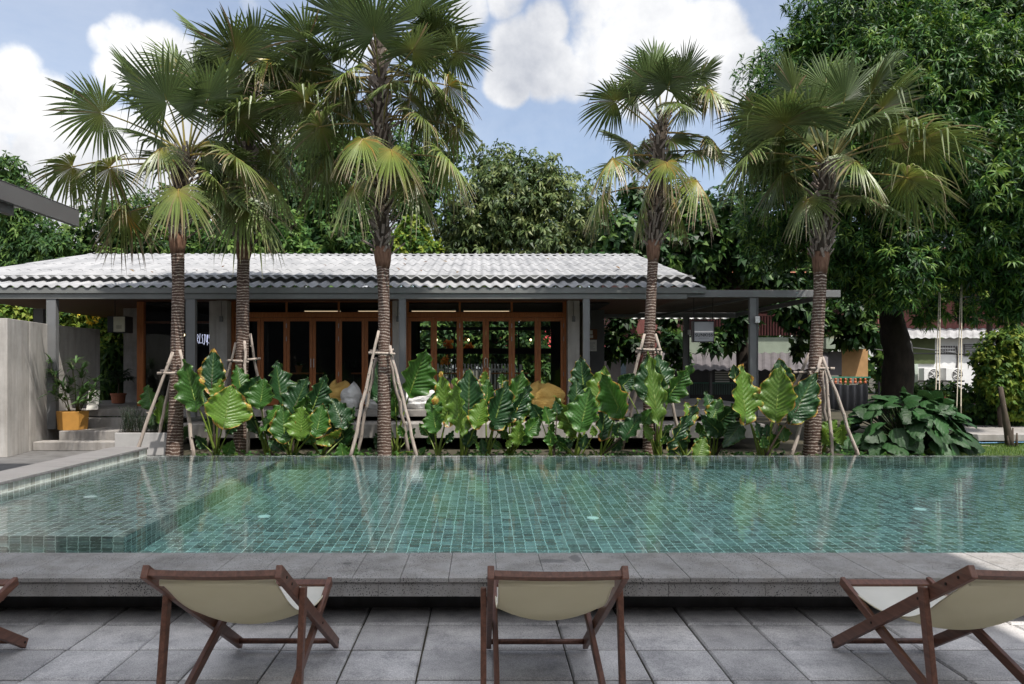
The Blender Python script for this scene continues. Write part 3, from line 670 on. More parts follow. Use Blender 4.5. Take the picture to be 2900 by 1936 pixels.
for i in range(n):
    x0 = XL + (XR - XL) * i / n; x1 = XL + (XR - XL) * (i + 1) / n
    rc.add([(x0, 21.45, RZ - .045), (x1, 21.45, RZ - .045), (x1, 21.6, RZ + .0), (x0, 21.6, RZ + .0), (x1, 21.78, RZ - .045), (x0, 21.78, RZ - .045)], [(0, 1, 2, 3), (3, 2, 4, 5)])
rc.build('ridge_cap', m_roof, pav)
f_ = MB(); f_.box(XL, XR + .02, 15.02, 15.07, 3.095, 3.213); f_.build('fascia', m_fascia, pav, bevel=0.003)
f_ = MB(); f_.box(XL, 4.12, 15.06, 15.20, 2.985, 3.093); f_.build('eave_beam', m_fascia, pav, bevel=0.003)
f_ = MB(); f_.add([(XR + .02, 15.08, 3.10), (XR + .02, 21.5, 4.53), (XR + .02, 21.5, 4.66), (XR + .02, 15.08, 3.215), (XR - .03, 15.08, 3.10), (XR - .03, 21.5, 4.53), (XR - .03, 21.5, 4.66), (XR - .03, 15.08, 3.215)],
                  [(0, 1, 2, 3), (7, 6, 5, 4), (0, 4, 5, 1), (3, 2, 6, 7), (0, 3, 7, 4), (1, 5, 6, 2)]); f_.build('barge_board', m_fascia, pav)
f_ = MB(); f_.box(XL, 4.3, 15.21, 22.4, 3.10, 3.14); f_.build('ceiling', m_ceiling, pav)
for px, yy_, wd in ((149, 15.13, .19), (112, 17.6, .24), (542, 15.13, .19), (1140, 15.13, .14), (1660, 15.13, .135)):
    x = (px - CX) * yy_ / F; zb = .353 if px == 149 else (0 if px == 112 else FL - .13)
    f_ = MB(); hw = wd / 2     # steel I section post
    f_.box(x - hw, x - hw + .012, yy_ - .06, yy_ + .06, zb, 2.983); f_.box(x + hw - .012, x + hw, yy_ - .06, yy_ + .06, zb, 2.983); f_.box(x - hw + .012, x + hw - .012, yy_ - .056, yy_ - .03, zb, 2.982)
    f_.build('steel_post', m_steel, pav, bevel=0.002)
DY = 17.0
pill = [(-5.98, -5.73), (-2.03, -1.78), (1.90, 2.16)]
for (x0, x1) in pill:
    f_ = MB(); f_.box(x0, x1, 16.72, 17.10, FL - .005, 3.099); pl_ = f_.build('pillar', m_conc, pav, bevel=0.006)
    f_ = MB(); xc = x0 + .125; f_.tube([(xc, 16.712, 3.08), (xc, 16.712, 2.74)], .008, 6); f_.box(xc - .035, xc + .035, 16.675, 16.719, 2.62, 2.745); f_.build('conduit_box', m_steel, pl_, bevel=0.004)
f_ = MB(); f_.box(-6.16, -5.99, 16.80, 17.02, FL, 3.095); f_.build('wall_stub', m_conc, pav)
# folding doors
def pane(x0, x1, z0, z1, y, parent):
    q_ = MB(); q_.add([(x0, y, z0), (x1, y, z0), (x1, y, z1), (x0, y, z1)], [(0, 1, 2, 3)]); return q_.build('glass', m_glass, parent)
def door_bay(xa, xb, nleaf, handle_at):
    fr_ = MB(); fr_.box(xa, xa + .055, DY - .03, DY + .07, FL, 3.155); fr_.box(xb - .055, xb, DY - .03, DY + .07, FL, 3.155)
    fr_.box(xa + .055, xb - .055, DY - .035, DY + .07, 2.74, 2.845); fr_.box(xa + .055, xb - .055, DY - .03, DY + .07, 3.105, 3.155)
    fr_.build('door_frame', m_wood, pav, bevel=0.004)
    ia, ib = xa + .058, xb - .058; w_ = (ib - ia) / nleaf
    for i in range(3):
        t0, t1 = ia + (ib - ia) * i / 3, ia + (ib - ia) * (i + 1) / 3
        tw = MB(); e_ = .022
        tw.box(t0, t0 + e_, DY, DY + .045, 2.847, 3.103); tw.box(t1 - e_, t1, DY, DY + .045, 2.847, 3.103); tw.box(t0 + e_, t1 - e_, DY, DY + .045, 2.847, 2.862); tw.box(t0 + e_, t1 - e_, DY, DY + .045, 3.088, 3.103)
        o = tw.build('transom_window', m_wood, pav, bevel=0.003); pane(t0 + e_, t1 - e_, 2.862, 3.088, DY + .02, o)
    for i in range(nleaf):
        x0, x1 = ia + w_ * i + .003, ia + w_ * (i + 1) - .003; st_ = .068; ang = 0
        d_ = MB(); d_.box(x0, x0 + st_, DY, DY + .042, FL + .01, 2.735); d_.box(x1 - st_, x1, DY, DY + .042, FL + .01, 2.735)
        d_.box(x0 + st_, x1 - st_, DY + .001, DY + .041, 2.652, 2.734); d_.box(x0 + st_, x1 - st_, DY + .001, DY + .041, FL + .012, FL + .17)
        leaf = d_.build('door', m_wood, pav, bevel=0.004); pane(x0 + st_, x1 - st_, FL + .17, 2.652, DY + .02, leaf)
        if i in handle_at:
            h_ = MB(); hx = x1 - .03 if handle_at[i] else x0 + .03; h_.tube([(hx, DY - .03, 1.60), (hx, DY - .03, 1.80)], .009, 8); h_.tube([(hx, DY, 1.62), (hx, DY - .03, 1.62)], .006, 6); h_.tube([(hx, DY, 1.78), (hx, DY - .03, 1.78)], .006, 6); h_.build('handle', M('brushed_steel', (.5, .5, .5), .3, .05, 5, metal=1), leaf)
        if i % 2 == 1 or i == nleaf - 1:
            h_ = MB()
            for zz_ in (1.45, 2.25, 2.55): h_.tube([(x1 + .002, DY - .012, zz_ - .05), (x1 + .002, DY - .012, zz_ + .05)], .009, 8)
            h_.build('hinge', M('satin_hinge', (.35, .35, .35), .35, .05, 5, metal=1), leaf)
door_bay(-5.72, -2.04, 6, {2: 1, 3: 0})
door_bay(-1.77, 1.895, 6, {2: 1, 3: 0})
# side glazing at the left with its timber corner post
f_ = MB(); f_.box(-7.86, -7.71, 16.95, 17.08, FL, 3.095); f_.build('corner_post', m_wood, pav, bevel=0.004)
f_ = MB(); f_.box(-7.705, -6.165, 16.99, 17.04, 2.60, 2.65); f_.box(-7.705, -6.165, 16.99, 17.04, FL, .80); f_.box(-7.0, -6.95, 16.99, 17.04, .81, 3.09)
o = f_.build('window_frame', wood('dark_window_wood', (.05, .02, .012), (.10, .04, .02), 2, .5), pav)
pane(-7.70, -7.0, .80, 3.09, 17.02, o); pane(-6.95, -6.17, .80, 3.09, 17.02, o)
f_ = MB(); f_.box(-9.10, -7.9, 18.9, 19.02, FL, 3.098); f_.build('porch_wall', m_conc_dark, pav)
# inside
f_ = MB(); f_.box(-7.80, -7.74, 17.1, 22.3, FL, 3.09); f_.box(-7.73, -1.95, 22.0, 22.1, FL, 3.09); f_.box(2.0, 2.9, 22.0, 22.1, FL, 3.09); f_.box(-1.94, 1.99, 22.0, 22.1, FL, .95)
f_.box(-1.94, 1.99, 21.9, 22.1, 2.00, 2.16); f_.box(-1.94, 1.99, 22.0, 22.1, 2.70, 2.79); f_.box(-1.94, -1.86, 22.0, 22.1, .95, 3.09)
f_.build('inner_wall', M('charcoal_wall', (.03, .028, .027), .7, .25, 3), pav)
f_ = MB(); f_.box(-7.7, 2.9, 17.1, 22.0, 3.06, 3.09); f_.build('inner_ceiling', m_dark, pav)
for x in (-.85, .12, 1.05):
    f_ = MB(); f_.box(x - .02, x + .02, 22.01, 22.09, .951, 1.999); f_.box(x - .02, x + .02, 22.01, 22.09, 2.161, 2.699); f_.build('mullion', m_black, pav)
f_ = MB(); f_.box(2.30, 2.42, 17.1, 22.3, FL, 3.09); f_.build('gable_wall', m_conc_dark, pav)
sw = MB(); sw.box(2.72, 3.07, 18.9, 19.0, FL, 3.06); sw.build('notice_wall', M('charcoal_render', (.10, .10, .10), .75, .15, 3, .1, 40), pav, bevel=.004)
cbp = at(1668, 960, 18.88); cb = thing('cork_board', 'small brown pin board with pale notes on the charcoal notice wall', 'notice board', cbp)
a_ = MB(); a_.box(cbp.x, cbp.x + .205, 18.865, 18.895, cbp.z, cbp.z + .25); a_.build('board', M('cork', (.16, .07, .035), .9, .25, 30), cb)
a_ = MB(); a_.box(cbp.x + .02, cbp.x + .09, 18.858, 18.863, cbp.z + .12, cbp.z + .22); a_.box(cbp.x + .015, cbp.x + .10, 18.858, 18.863, cbp.z + .03, cbp.z + .10); a_.build('note', m_paper, cb)
ppz = at(1668, 994, 18.88); po = MB(); po.box(ppz.x, ppz.x + .195, 18.87, 18.89, ppz.z, ppz.z + .285); po = po.build('paper_notice', m_paper, base=ppz); tag(po, 'pale paper notice pinned below the brown pin board', 'poster')
a_ = MB()
for k in range(6): a_.box(ppz.x + .03, ppz.x + rnd.uniform(.10, .17), 18.866, 18.868, ppz.z + .05 + .034 * k, ppz.z + .062 + .034 * k)
a_.build('print', M('grey_ink', (.25, .25, .25), .8, .1, 5), po)
# tables, pots, lamps, bottles inside
def cafe_table(x, y, w, label):
    t_ = thing('cafe_table', label, 'table', (x, y, FL), 'wooden tables inside the cafe')
    a_ = MB(); a_.box(x - w / 2, x + w / 2, y - .3, y + .3, FL + .72, FL + .755); a_.build('tabletop', m_wood, t_)
    for sx_ in (-1, 1):
        for sy_ in (-1, 1): a_ = MB(); a_.bar((x + sx_ * (w / 2 - .04), y + sy_ * .25, FL), (x + sx_ * (w / 2 - .04), y + sy_ * .25, FL + .72), .035, .035, (0, 1, 0)); a_.build('leg', m_black, t_)
for x, y, w, l in ((-4.35, 18.0, .9, 'wooden cafe table with a terracotta pot behind the left doors'), (-2.75, 18.1, .8, 'wooden cafe table behind the doors beside the middle palm'),
                   (-1.0, 18.0, .8, 'wooden cafe table behind the second bay of doors'), (.65, 18.3, .9, 'wooden cafe table near the middle of the second door bay')): cafe_table(x, y, w, l)
c_ = Vector((-4.42, 17.9, FL + .755)); o = thing('small_potted_plant', 'small terracotta pot with a green sprig on the inside table', 'potted plant', c_)
a_ = MB(); a_.lathe(c_, [(.06, 0), (.085, .14), (.095, .145), (.095, .17), (.08, .17), (.001, .165)], 14); a_.build('pot', m_terra, o)
fol = MB()
for k in range(26): t = rnd.uniform(0, 6.28); strap_leaf(fol, c_ + Vector((0, 0, .16)), (math.cos(t), math.sin(t), rnd.uniform(.6, 2)), rnd.uniform(.1, .28), .05, .4, (.03, .07, .025), 3)
fol.build('foliage', m_gloss, o)
m_bot = M('dark_bottle_glass', (.03, .045, .03), .15, .2, 5, spec=.6)
for k in range(9):
    x = -3.95 + k * .13 + rnd.uniform(-.02, .02); h = rnd.uniform(.20, .30); b0 = (x, 21.3, 1.60)
    a_ = MB(); a_.lathe(b0, [(.032, 0), (.034, .02), (.034, h * .6), (.013, h * .78), (.013, h), (.001, h)], 12); tag(a_.build('bottle', m_bot, base=b0, smooth=False), 'dark bottle in the row on the shelf at the back of the cafe', 'bottle', 'bottles on the back shelf')
a_ = MB(); a_.box(-4.3, -2.4, 21.05, 21.6, 1.565, 1.598); a_.box(-4.28, -4.22, 21.1, 21.55, FL, 1.564); a_.box(-2.48, -2.42, 21.1, 21.55, FL, 1.564); tag(a_.build('back_counter', m_dark), 'dark back counter carrying a row of bottles', 'counter')
m_lamp, nt, b = mat_base('lamp_tube'); b.inputs['Emission Color'].default_value = (1, .72, .45, 1); b.inputs['Emission Strength'].default_value = .55; b.inputs['Base Color'].default_value = (.8, .7, .6, 1)
def linear_lamp(px0, px1, py, Yd, label):
    a0, a1 = at(px0, py, Yd), at(px1, py, Yd); o = thing('linear_lamp', label, 'ceiling lamp', (a0 + a1) / 2, 'linear lamps under the cafe ceiling')
    q_ = MB(); q_.box(a0.x, a1.x, Yd - .05, Yd + .05, a0.z + .012, a0.z + .055); q_.build('housing', m_steel, o)
    q_ = MB(); q_.box(a0.x + .01, a1.x - .01, Yd - .04, Yd + .04, a0.z, a0.z + .011); q_.build('tube', m_lamp, o)
    for x in (a0.x + .1, a1.x - .1): q_ = MB(); q_.tube([(x, Yd, a0.z + .055), (x, Yd, 3.06)], .004, 5); q_.build('wire', m_black, o)
linear_lamp(862, 965, 881.5, 18.2, 'lit linear lamp above the left doors'); linear_lamp(1014, 1075, 881.5, 18.2, 'lit linear lamp just left of the middle palm trunk')
linear_lamp(1165, 1292, 881.5, 18.2, 'lit linear lamp above the left half of the second door bay'); linear_lamp(1312, 1443, 881.5, 18.2, 'lit linear lamp above the middle of the second door bay')
m_bulb, nt, b = mat_base('bulb'); b.inputs['Emission Color'].default_value = (1, .75, .4, 1); b.inputs['Emission Strength'].default_value = 4
for (px, py, Yd, l) in ((1237, 962, 19.0, 'small glowing bulb hanging in the third glass door'), (1327, 962, 19.0, 'small glowing bulb hanging over the middle of the second bay'), (1503, 962, 19.0, 'small glowing bulb hanging near the right end of the second bay'),
                        (521, 948, 17.6, 'small glowing bulb behind the glass right of the left palm trunk'), (607, 951, 17.6, 'small glowing bulb behind the glass beside the left concrete pillar')):
    c_ = at(px, py, Yd); o = thing('hanging_bulb', l, 'lamp', c_, 'small bulbs hanging in the cafe'); q_ = MB(); q_.ball(c_, .022, .022, .03, 10, 7); q_.build('bulb', m_bulb, o, smooth=True)
    q_ = MB(); q_.tube([c_ + Vector((0, 0, .028)), c_ + Vector((0, 0, .07))], .012, 8); q_.tube([c_ + Vector((0, 0, .07)), (c_.x, c_.y, 3.06)], .003, 5); q_.build('cord', m_black, o)
# handwritten neon: GIRLS JUST, and its reflection in the corner glass, built as a second glowing sign
m_neon, nt, b = mat_base('neon_tube'); b.inputs['Emission Color'].default_value = (.72, .74, 1, 1); b.inputs['Emission Strength'].default_value = .85; b.inputs['Base Color'].default_value = (.8, .8, .9, 1)
GL = {'G': [[(.95, .8), (.6, 1), (.2, .8), (.05, .4), (.3, .02), (.7, .1), (.85, .45), (.5, .45)]], 'I': [[(.5, 1.02), (.42, 0)]], 'R': [[(.15, -.08), (.25, 1)], [(.05, .9), (.5, 1.02), (.8, .78), (.55, .55), (.25, .45), (.6, .2), (.9, .0)]],
      'L': [[(.55, 1.1), (.25, .1), (.45, .0), (.8, .12)]], 'S': [[(.85, .92), (.55, 1), (.4, .75), (.7, .45), (.75, .15), (.45, .0), (.2, .12)]], 'J': [[(.25, .98), (.9, .95)], [(.62, .98), (.55, .1), (.3, -.15), (.12, .05)]],
      'U': [[(.12, .98), (.2, .25), (.45, .12), (.7, .4), (.85, .98)], [(.85, .98), (.72, -.2)]], 'T': [[(.1, .9), (1.0, 1.0)], [(.6, .97), (.5, -.02)]]}
def neon(word, x, z, y, h, adv, flip=1):
    q_ = MB()
    for ch in word:
        if ch != ' ':
            for stx in GL[ch]: q_.tube([(x + flip * px_ * adv * .98, y, z + pz * h) for px_, pz in stx], .0048, 6)
        x += flip * adv
    return q_
nx = at(558, 972, 17.9); ad = .0545
ns = thing('neon_sign', 'white handwritten neon sign behind the dark glass beside the concrete pillar', 'neon sign', (nx.x, 17.9, nx.z))
neon('GIRLS JUST'.replace(' ', ''), nx.x - ad * 2.2, nx.z, 17.9, .215, ad).build('lettering', m_neon, ns, smooth=True)
q_ = MB(); q_.box(nx.x - ad * 1.8, nx.x + ad * 8, 17.915, 17.925, nx.z - .07, nx.z - .055); q_.box(nx.x - ad * 1.8, nx.x + ad * 8, 17.915, 17.925, nx.z + .25, nx.z + .265); q_.tube([(nx.x, 17.92, nx.z + .26), (nx.x, 17.92, 3.06)], .003, 5); q_.build('rail', m_black, ns)
nr = at(432, 970, 18.3); nr_ = thing('neon_reflection', 'glowing strokes built as the reflection of the neon sign in the corner glass', 'neon sign', (nr.x, 18.3, nr.z))
neon('GIR', nr.x, nr.z, 18.3, .235, .075, -1).build('lettering', m_neon, nr_, smooth=True)
q_ = MB(); q_.box(nr.x - .34, nr.x + .04, 18.32, 18.335, nr.z - .05, nr.z + .3); q_.tube([(nr.x - .15, 18.327, nr.z + .3), (nr.x - .15, 18.327, 3.06)], .003, 5); q_.build('backing', m_black, nr_)

# hanging light box at the left porch
lb0 = at(304, 941, 16.4); hb = thing('hanging_lightbox', 'black hanging box sign with a cream paper face at the porch', 'sign', lb0)
a_ = MB(); a_.box(lb0.x, lb0.x + .40, 16.4, 16.75, lb0.z, lb0.z + .36); a_.build('box', m_black, hb, bevel=.004)
a_ = MB(); a_.box(lb0.x + .14, lb0.x + .385, 16.388, 16.398, lb0.z + .015, lb0.z + .345); fc_ = a_.build('face', M('cream_paper', (.42, .40, .30), .8, .08, 6), hb)
a_ = MB(); a_.box(lb0.x + .20, lb0.x + .32, 16.384, 16.386, lb0.z + .08, lb0.z + .16); a_.build('mark', M('grey_print', (.28, .27, .21), .8, .1, 30), fc_)
a_ = MB(); a_.tube([(lb0.x + .12, 16.5, lb0.z + .36), (lb0.x + .12, 16.5, 3.10)], .01, 6); a_.build('hanger', m_black, hb)

# ------------------------------------------------------------------ pergola at the right
pg = thing('pergola', 'grey steel pergola with a flat slatted roof beside the pavilion', 'pergola', (5.5, 15.2, 0))
f_ = MB(); f_.box(4.14, 7.24, 15.12, 15.22, 3.025, 3.165); f_.build('front_beam', m_steel, pg, bevel=.003)
f_ = MB(); f_.box(2.5, 7.16, 21.0, 21.1, 3.0, 3.14); f_.build('rear_beam', m_steel, pg, bevel=.003)
f_ = MB(); f_.box(7.10, 7.17, 15.23, 20.99, 3.03, 3.13); f_.build('side_beam', m_steel, pg, bevel=.003)
f_ = MB(); f_.bar((4.9, 20.9, 3.05), (5.6, 15.25, 3.05), .04, .05); f_.build('brace_beam', m_steel, pg)
for (x, yy_) in ((5.49, 15.17), (5.60, 20.6)):
    f_ = MB(); f_.box(x - .085, x - .073, yy_ - .045, yy_ + .045, FL - .135, 3.02); f_.box(x + .073, x + .085, yy_ - .045, yy_ + .045, FL - .135, 3.02); f_.box(x - .073, x + .073, yy_ - .012, yy_ + .012, FL - .135, 3.019)
    ps_ = f_.build('steel_post', m_steel, pg, bevel=.002); f_ = MB(); f_.box(x + .01, x + .10, yy_ - .10, yy_ - .046, 2.50, 2.63); f_.build('lamp', m_white, ps_, bevel=.01)
f_ = MB(); yy_ = 15.24
while yy_ < 21.3:
    f_.tube([(2.45, yy_, 3.165 + rnd.uniform(-.004, .004)), (7.08, yy_ + rnd.uniform(-.01, .01), 3.165 + rnd.uniform(-.004, .004))], .018, 5); yy_ += .0365
f_.build('slat_roof', wood('split_bamboo', (.06, .045, .038), (.13, .105, .09), 0, .8), pg)
f_ = MB(); n = 110
for i in range(n):      # pale corrugated edge of the sheet behind
    x0 = 2.5 + 4.5 * i / n; x1 = 2.5 + 4.5 * (i + 1) / n; z0 = 2.985 + .018 * math.sin(i * 1.1); z1 = 2.985 + .018 * math.sin((i + 1) * 1.1)
    f_.add([(x0, 21.2, z0), (x1, 21.2, z1), (x1, 21.9, z1 + .05), (x0, 21.9, z0 + .05)], [(0, 1, 2, 3)])
f_.build('rear_sheet', m_white, pg)
# bucket at the post foot
c_ = at(2120, 1208, 15.1); c_.z = .49; c_.y = 14.9
a_ = MB(); a_.lathe((5.32, 14.95, .49), [(.12, 0), (.15, .28), (.158, .28), (.158, .30), (.14, .30), (.12, .03), (.001, .03)], 18); tag(a_.build('bucket', M('grey_plastic', (.20, .20, .20), .5, .1, 4), base=(5.32, 14.95, .49)), 'grey bucket standing at the foot of the pergola post', 'bucket')
# SUNKISS sign
sg0 = at(1964, 968, 16.0); sz = .447; sg = thing('hanging_sign', 'square grey hanging sign reading SUNKISS under the pergola', 'sign', sg0)
a_ = MB(); a_.box(sg0.x, sg0.x + sz, 16.012, 16.17, sg0.z, sg0.z + sz); a_.build('box', M('sign_side', (.30, .30, .31), .6, .05, 4), sg, bevel=.003)
a_ = MB(); e_ = .016; a_.box(sg0.x, sg0.x + sz, 15.99, 16.011, sg0.z, sg0.z + e_); a_.box(sg0.x, sg0.x + sz, 15.99, 16.011, sg0.z + sz - e_, sg0.z + sz); a_.box(sg0.x, sg0.x + e_, 15.99, 16.011, sg0.z + e_, sg0.z + sz - e_); a_.box(sg0.x + sz - e_, sg0.x + sz, 15.99, 16.011, sg0.z + e_, sg0.z + sz - e_); a_.build('frame', m_black, sg)
a_ = MB(); a_.box(sg0.x + e_, sg0.x + sz - e_, 16.0, 16.0105, sg0.z + e_, sg0.z + sz - e_); face = a_.build('face', M('sign_face', (.46, .46, .48), .6, .04, 3), sg)
for i in (0, 1):
    a_ = MB(); x = sg0.x + .02 + i * (sz - .04); a_.tube([(x, 16.04, sg0.z + sz), (x, 16.04, 3.15)], .008, 6); a_.build('hanger', m_black, sg)
def text_mesh(name, body, size, loc, mat, parent, space=1.0):
    cu = bpy.data.curves.new(name, 'FONT'); cu.body = body; cu.size = size; cu.extrude = .001; cu.offset = size * .022; cu.align_x = 'CENTER'; cu.space_character = space
    o = bpy.data.objects.new(name, cu); COL.objects.link(o); dg = bpy.context.evaluated_depsgraph_get(); me = bpy.data.meshes.new_from_object(o.evaluated_get(dg)); bpy.data.objects.remove(o)
    me.materials.clear(); me.materials.append(mat); o = bpy.data.objects.new(name, me); COL.objects.link(o); off = origin(parent)
    o.parent = parent; o.rotation_euler = (R(90), 0, 0); o.location = Vector(loc) - off; return o
text_mesh('lettering', 'SUNKISS', 0.092, (sg0.x + sz / 2, 15.998, sg0.z + .118), m_ink, face, 1.12)
a_ = MB()
for k in range(8): a_.box(sg0.x + .115 + k * .028, sg0.x + .130 + k * .028, 15.996, 15.9985, sg0.z + .072, sg0.z + .090)
for k in range(5): a_.box(sg0.x + .33 + k * .016, sg0.x + .34 + k * .016, 15.996, 15.9985, sg0.z + .40, sg0.z + .412)
a_.build('small_print', M('pale_ink', (.26, .26, .27), .7, .05, 4), face)

# ------------------------------------------------------------------ bean bags and the person lying there
def fabric(name, lo, hi):
    m, nt, b = mat_base(name); v = coords(nt); nt.links.new(ramp(nt, tex_noise(nt, v, 4, 5, .6), [(.3, lo), (.7, hi)]), b.inputs['Base Color']); b.inputs['Roughness'].default_value = .9; b.inputs['Specular IOR Level'].default_value = .15
    bump(nt, b, tex_noise(nt, coords(nt, (1, 1, 2.2)), 7, 4, .6), .8, .05); return m
m_by, m_bw = fabric('mustard_fabric', (.50, .30, .08), (.62, .42, .14)), fabric('offwhite_fabric', (.55, .54, .53), (.70, .69, .68))
m_bb = fabric('straw_fabric', (.50, .42, .22), (.62, .54, .30))
def beanbag(px0, px1, py0, py1, Yd, mat, label, lean=0.0, pinch=0.5):
    a0, a1 = at(px0, py1, Yd), at(px1, py0, Yd); cx_ = (a0.x + a1.x) / 2; rx = (a1.x - a0.x) / 2; h = a1.z - FL
    q_ = MB(); nu, nv = 28, 16; vs = []; fs = []
    for j in range(nv + 1):
        s2 = j / nv
        for i in range(nu):
            t = 2 * math.pi * i / nu; r_ = math.sin(math.pi * min(.999, .06 + .94 * (1 - s2) ** .75)) ** .55 if s2 > .35 else (0.72 + .8 * s2)
            r_ = min(r_, 1.0); r_ *= 1 + .07 * math.sin(3 * t + px0) + .045 * math.sin(7 * t + s2 * 9) + .05 * math.sin(2 * t + s2 * 5 + px1)
            zz_ = h * (s2 ** .9) * (1 + (.16 * math.sin(2 * t + px0) + .10 * math.sin(3 * t + px1)) * s2)
            vs.append((cx_ + lean * s2 * rx + rx * r_ * math.cos(t), Yd + .36 * r_ * math.sin(t) + .05 * s2, FL + .003 + zz_))
    for j in range(nv):
        for i in range(nu): a = j * nu + i; b2 = j * nu + (i + 1) % nu; fs.append((a, b2, b2 + nu, a + nu))
    fs.append(tuple(range(nu - 1, -1, -1))); fs.append(tuple(range(nv * nu, nv * nu + nu)))
    q_.add(vs, fs); o = q_.build('bean_bag', mat, base=(cx_, Yd, FL), smooth=True); return tag(o, label, 'bean bag', 'bean bags along the terrace')
beanbag(925, 992, 1088, 1158, 16.2, m_by, 'mustard yellow bean bag next to the crumpled white one', .1)
beanbag(966, 1022, 1095, 1160, 15.9, m_bw, 'crumpled white bean bag right of the mustard yellow one', .05)
beanbag(1030, 1120, 1112, 1160, 15.9, m_bw, 'white bean bag half hidden behind the middle palm trunk')
beanbag(1140, 1236, 1107, 1160, 15.9, m_bw, 'low white bean bag right of the middle palm stakes', .1)
beanbag(1262, 1352, 1102, 1160, 16.1, m_bb, 'straw coloured bean bag under the lying person')
beanbag(1486, 1596, 1093, 1160, 15.9, m_by, 'wide yellow bean bag at the right end of the doors', .05)
def skinned(name, verts, edges, rad, mat, parent=None, root=0, lev=2):
    me = bpy.data.meshes.new(name); off = origin(parent) if parent is not None else Vector(verts[root])
    me.from_pydata([tuple(Vector(v) - off) for v in verts], edges, []); o = bpy.data.objects.new(name, me); COL.objects.link(o)
    if parent is not None: o.parent = parent
    else: o.location = off
    sk = o.modifiers.new('skin', 'SKIN'); sk.use_smooth_shade = True
    for i, r_ in enumerate(rad): me.skin_vertices[0].data[i].radius = r_ if isinstance(r_, tuple) else (r_, r_)
    me.skin_vertices[0].data[root].use_root = True; ss = o.modifiers.new('sub', 'SUBSURF'); ss.levels = lev; ss.render_levels = lev; me.materials.append(mat); return o
m_skin = M('skin', (.42, .23, .15), .5, .08, 8); m_shirt = fabric('beige_shirt', (.45, .38, .28), (.55, .47, .36)); m_hair = M('dark_hair', (.03, .026, .028), .55, .3, 20, .3, 80)
hd = at(1274, 1086, 16.05)
pe = thing('person', 'person with dark hair and a beige shirt lying back on a bean bag', 'person', (hd.x + .35, 16.05, FL))
P_ = lambda dx, dy, dz: (hd.x + dx, 16.05 + dy, hd.z + dz)
V_ = [P_(.62, 0, -.36), P_(.40, 0, -.28), P_(.20, 0, -.17), P_(.10, 0, -.10), P_(.0, 0, .0), P_(-.02, 0, .07),
      P_(.16, -.17, -.16), P_(.36, -.26, -.30), P_(.55, -.18, -.26), P_(.63, -.14, -.25), P_(.16, .17, -.16), P_(.36, .26, -.30), P_(.55, .18, -.26), P_(.63, .14, -.25),
      P_(.70, -.09, -.36), P_(1.02, -.11, -.18), P_(1.25, -.11, -.52), P_(1.36, -.11, -.50), P_(.70, .09, -.36), P_(1.05, .10, -.22), P_(1.28, .11, -.52), P_(1.39, .11, -.50)]
E_ = [(0, 1), (1, 2), (2, 3), (3, 4), (4, 5), (2, 6), (6, 7), (7, 8), (8, 9), (2, 10), (10, 11), (11, 12), (12, 13), (0, 14), (14, 15), (15, 16), (16, 17), (0, 18), (18, 19), (19, 20), (20, 21)]
R_ = [(.15, .11), (.14, .10), (.15, .10), .05, .092, .08, .05, .042, .035, .03, .05, .042, .035, .03, .085, .06, .04, .035, .085, .06, .04, .035]
skinned('body', V_, E_, R_, m_skin, pe)
sv = V_[:3] + [V_[6], V_[10], P_(.27, -.22, -.23), P_(.27, .22, -.23)]
skinned('shirt', sv, [(0, 1), (1, 2), (2, 3), (2, 4), (3, 5), (4, 6)], [(.165, .125), (.155, .115), (.163, .113), .066, .066, .055, .055], m_shirt, pe)
skinned('trousers', [V_[0], V_[14], V_[15], P_(1.2, -.11, -.44), V_[18], V_[19], P_(1.22, .11, -.44)], [(0, 1), (1, 2), (2, 3), (0, 4), (4, 5), (5, 6)], [(.17, .13), .1, .075, .055, .1, .075, .055], M('dark_cloth', (.05, .05, .06), .9, .1, 5), pe)
q_ = MB(); q_.ball(hd + Vector((-.022, .012, .022)), .104, .100, .108, 16, 12, jit=.03); q_.build('hair', m_hair, pe, smooth=True)
q_ = MB()
for sy_ in (-1, 1): q_.ball(hd + Vector((.075, sy_ * .032, .045)), .011, .012, .009, 8, 6)
q_.build('eye', m_ink, pe, smooth=True)
# ------------------------------------------------------------------ near-side canopy, and unseen pieces added for shade and dark reflections
cn = thing('side_canopy', 'grey metal canopy edge reaching in at the upper left', 'canopy', (-6.5, 8.0, 0))
c_ = MB(); xe = -5.92
c_.box(-9.4, xe - .075, 2.0, 10.78, 3.90, 3.93); c_.build('roof_sheet', m_white, cn)
c_ = MB(); c_.box(xe - .07, xe, 1.9, 10.95, 3.66, 3.895); c_.box(xe - .075, xe + .004, 1.9, 10.96, 3.896, 3.906); c_.build('gutter', M('dark_grey_gutter', (.11, .105, .105), .5, .06, 3), cn, bevel=.006)
c_ = MB(); c_.box(xe - .16, xe - .08, 1.9, 9.55, 3.54, 3.72); c_.build('beam', M('dark_grey_beam', (.09, .085, .085), .5, .06, 3), cn)
for y in (2.2, 9.2): c_ = MB(); c_.box(-9.3, -9.15, y, y + .15, 0, 3.89); c_.build('post', m_steel, cn)
c_ = MB(); c_.box(-8.99, -8.9, 2.0, 9.5, 3.6, 3.88); c_.build('cross_beam', m_steel, cn)
vr = thing('shade_roof', 'unseen roof slab on posts, added to shade the deck chair terrace', 'roof', (0, 0, 0))  # added slab, out of view, placed to shade chairs and paving
c_ = MB(); c_.box(-5.0, 5.75, -1.3, 1.55, 9.0, 9.15); c_.build('roof_slab', m_white, vr)
for x in (-4.9, 5.5): c_ = MB(); c_.box(x, x + .2, -1.2, -1.0, 0, 8.999); c_.build('post', m_steel, vr)
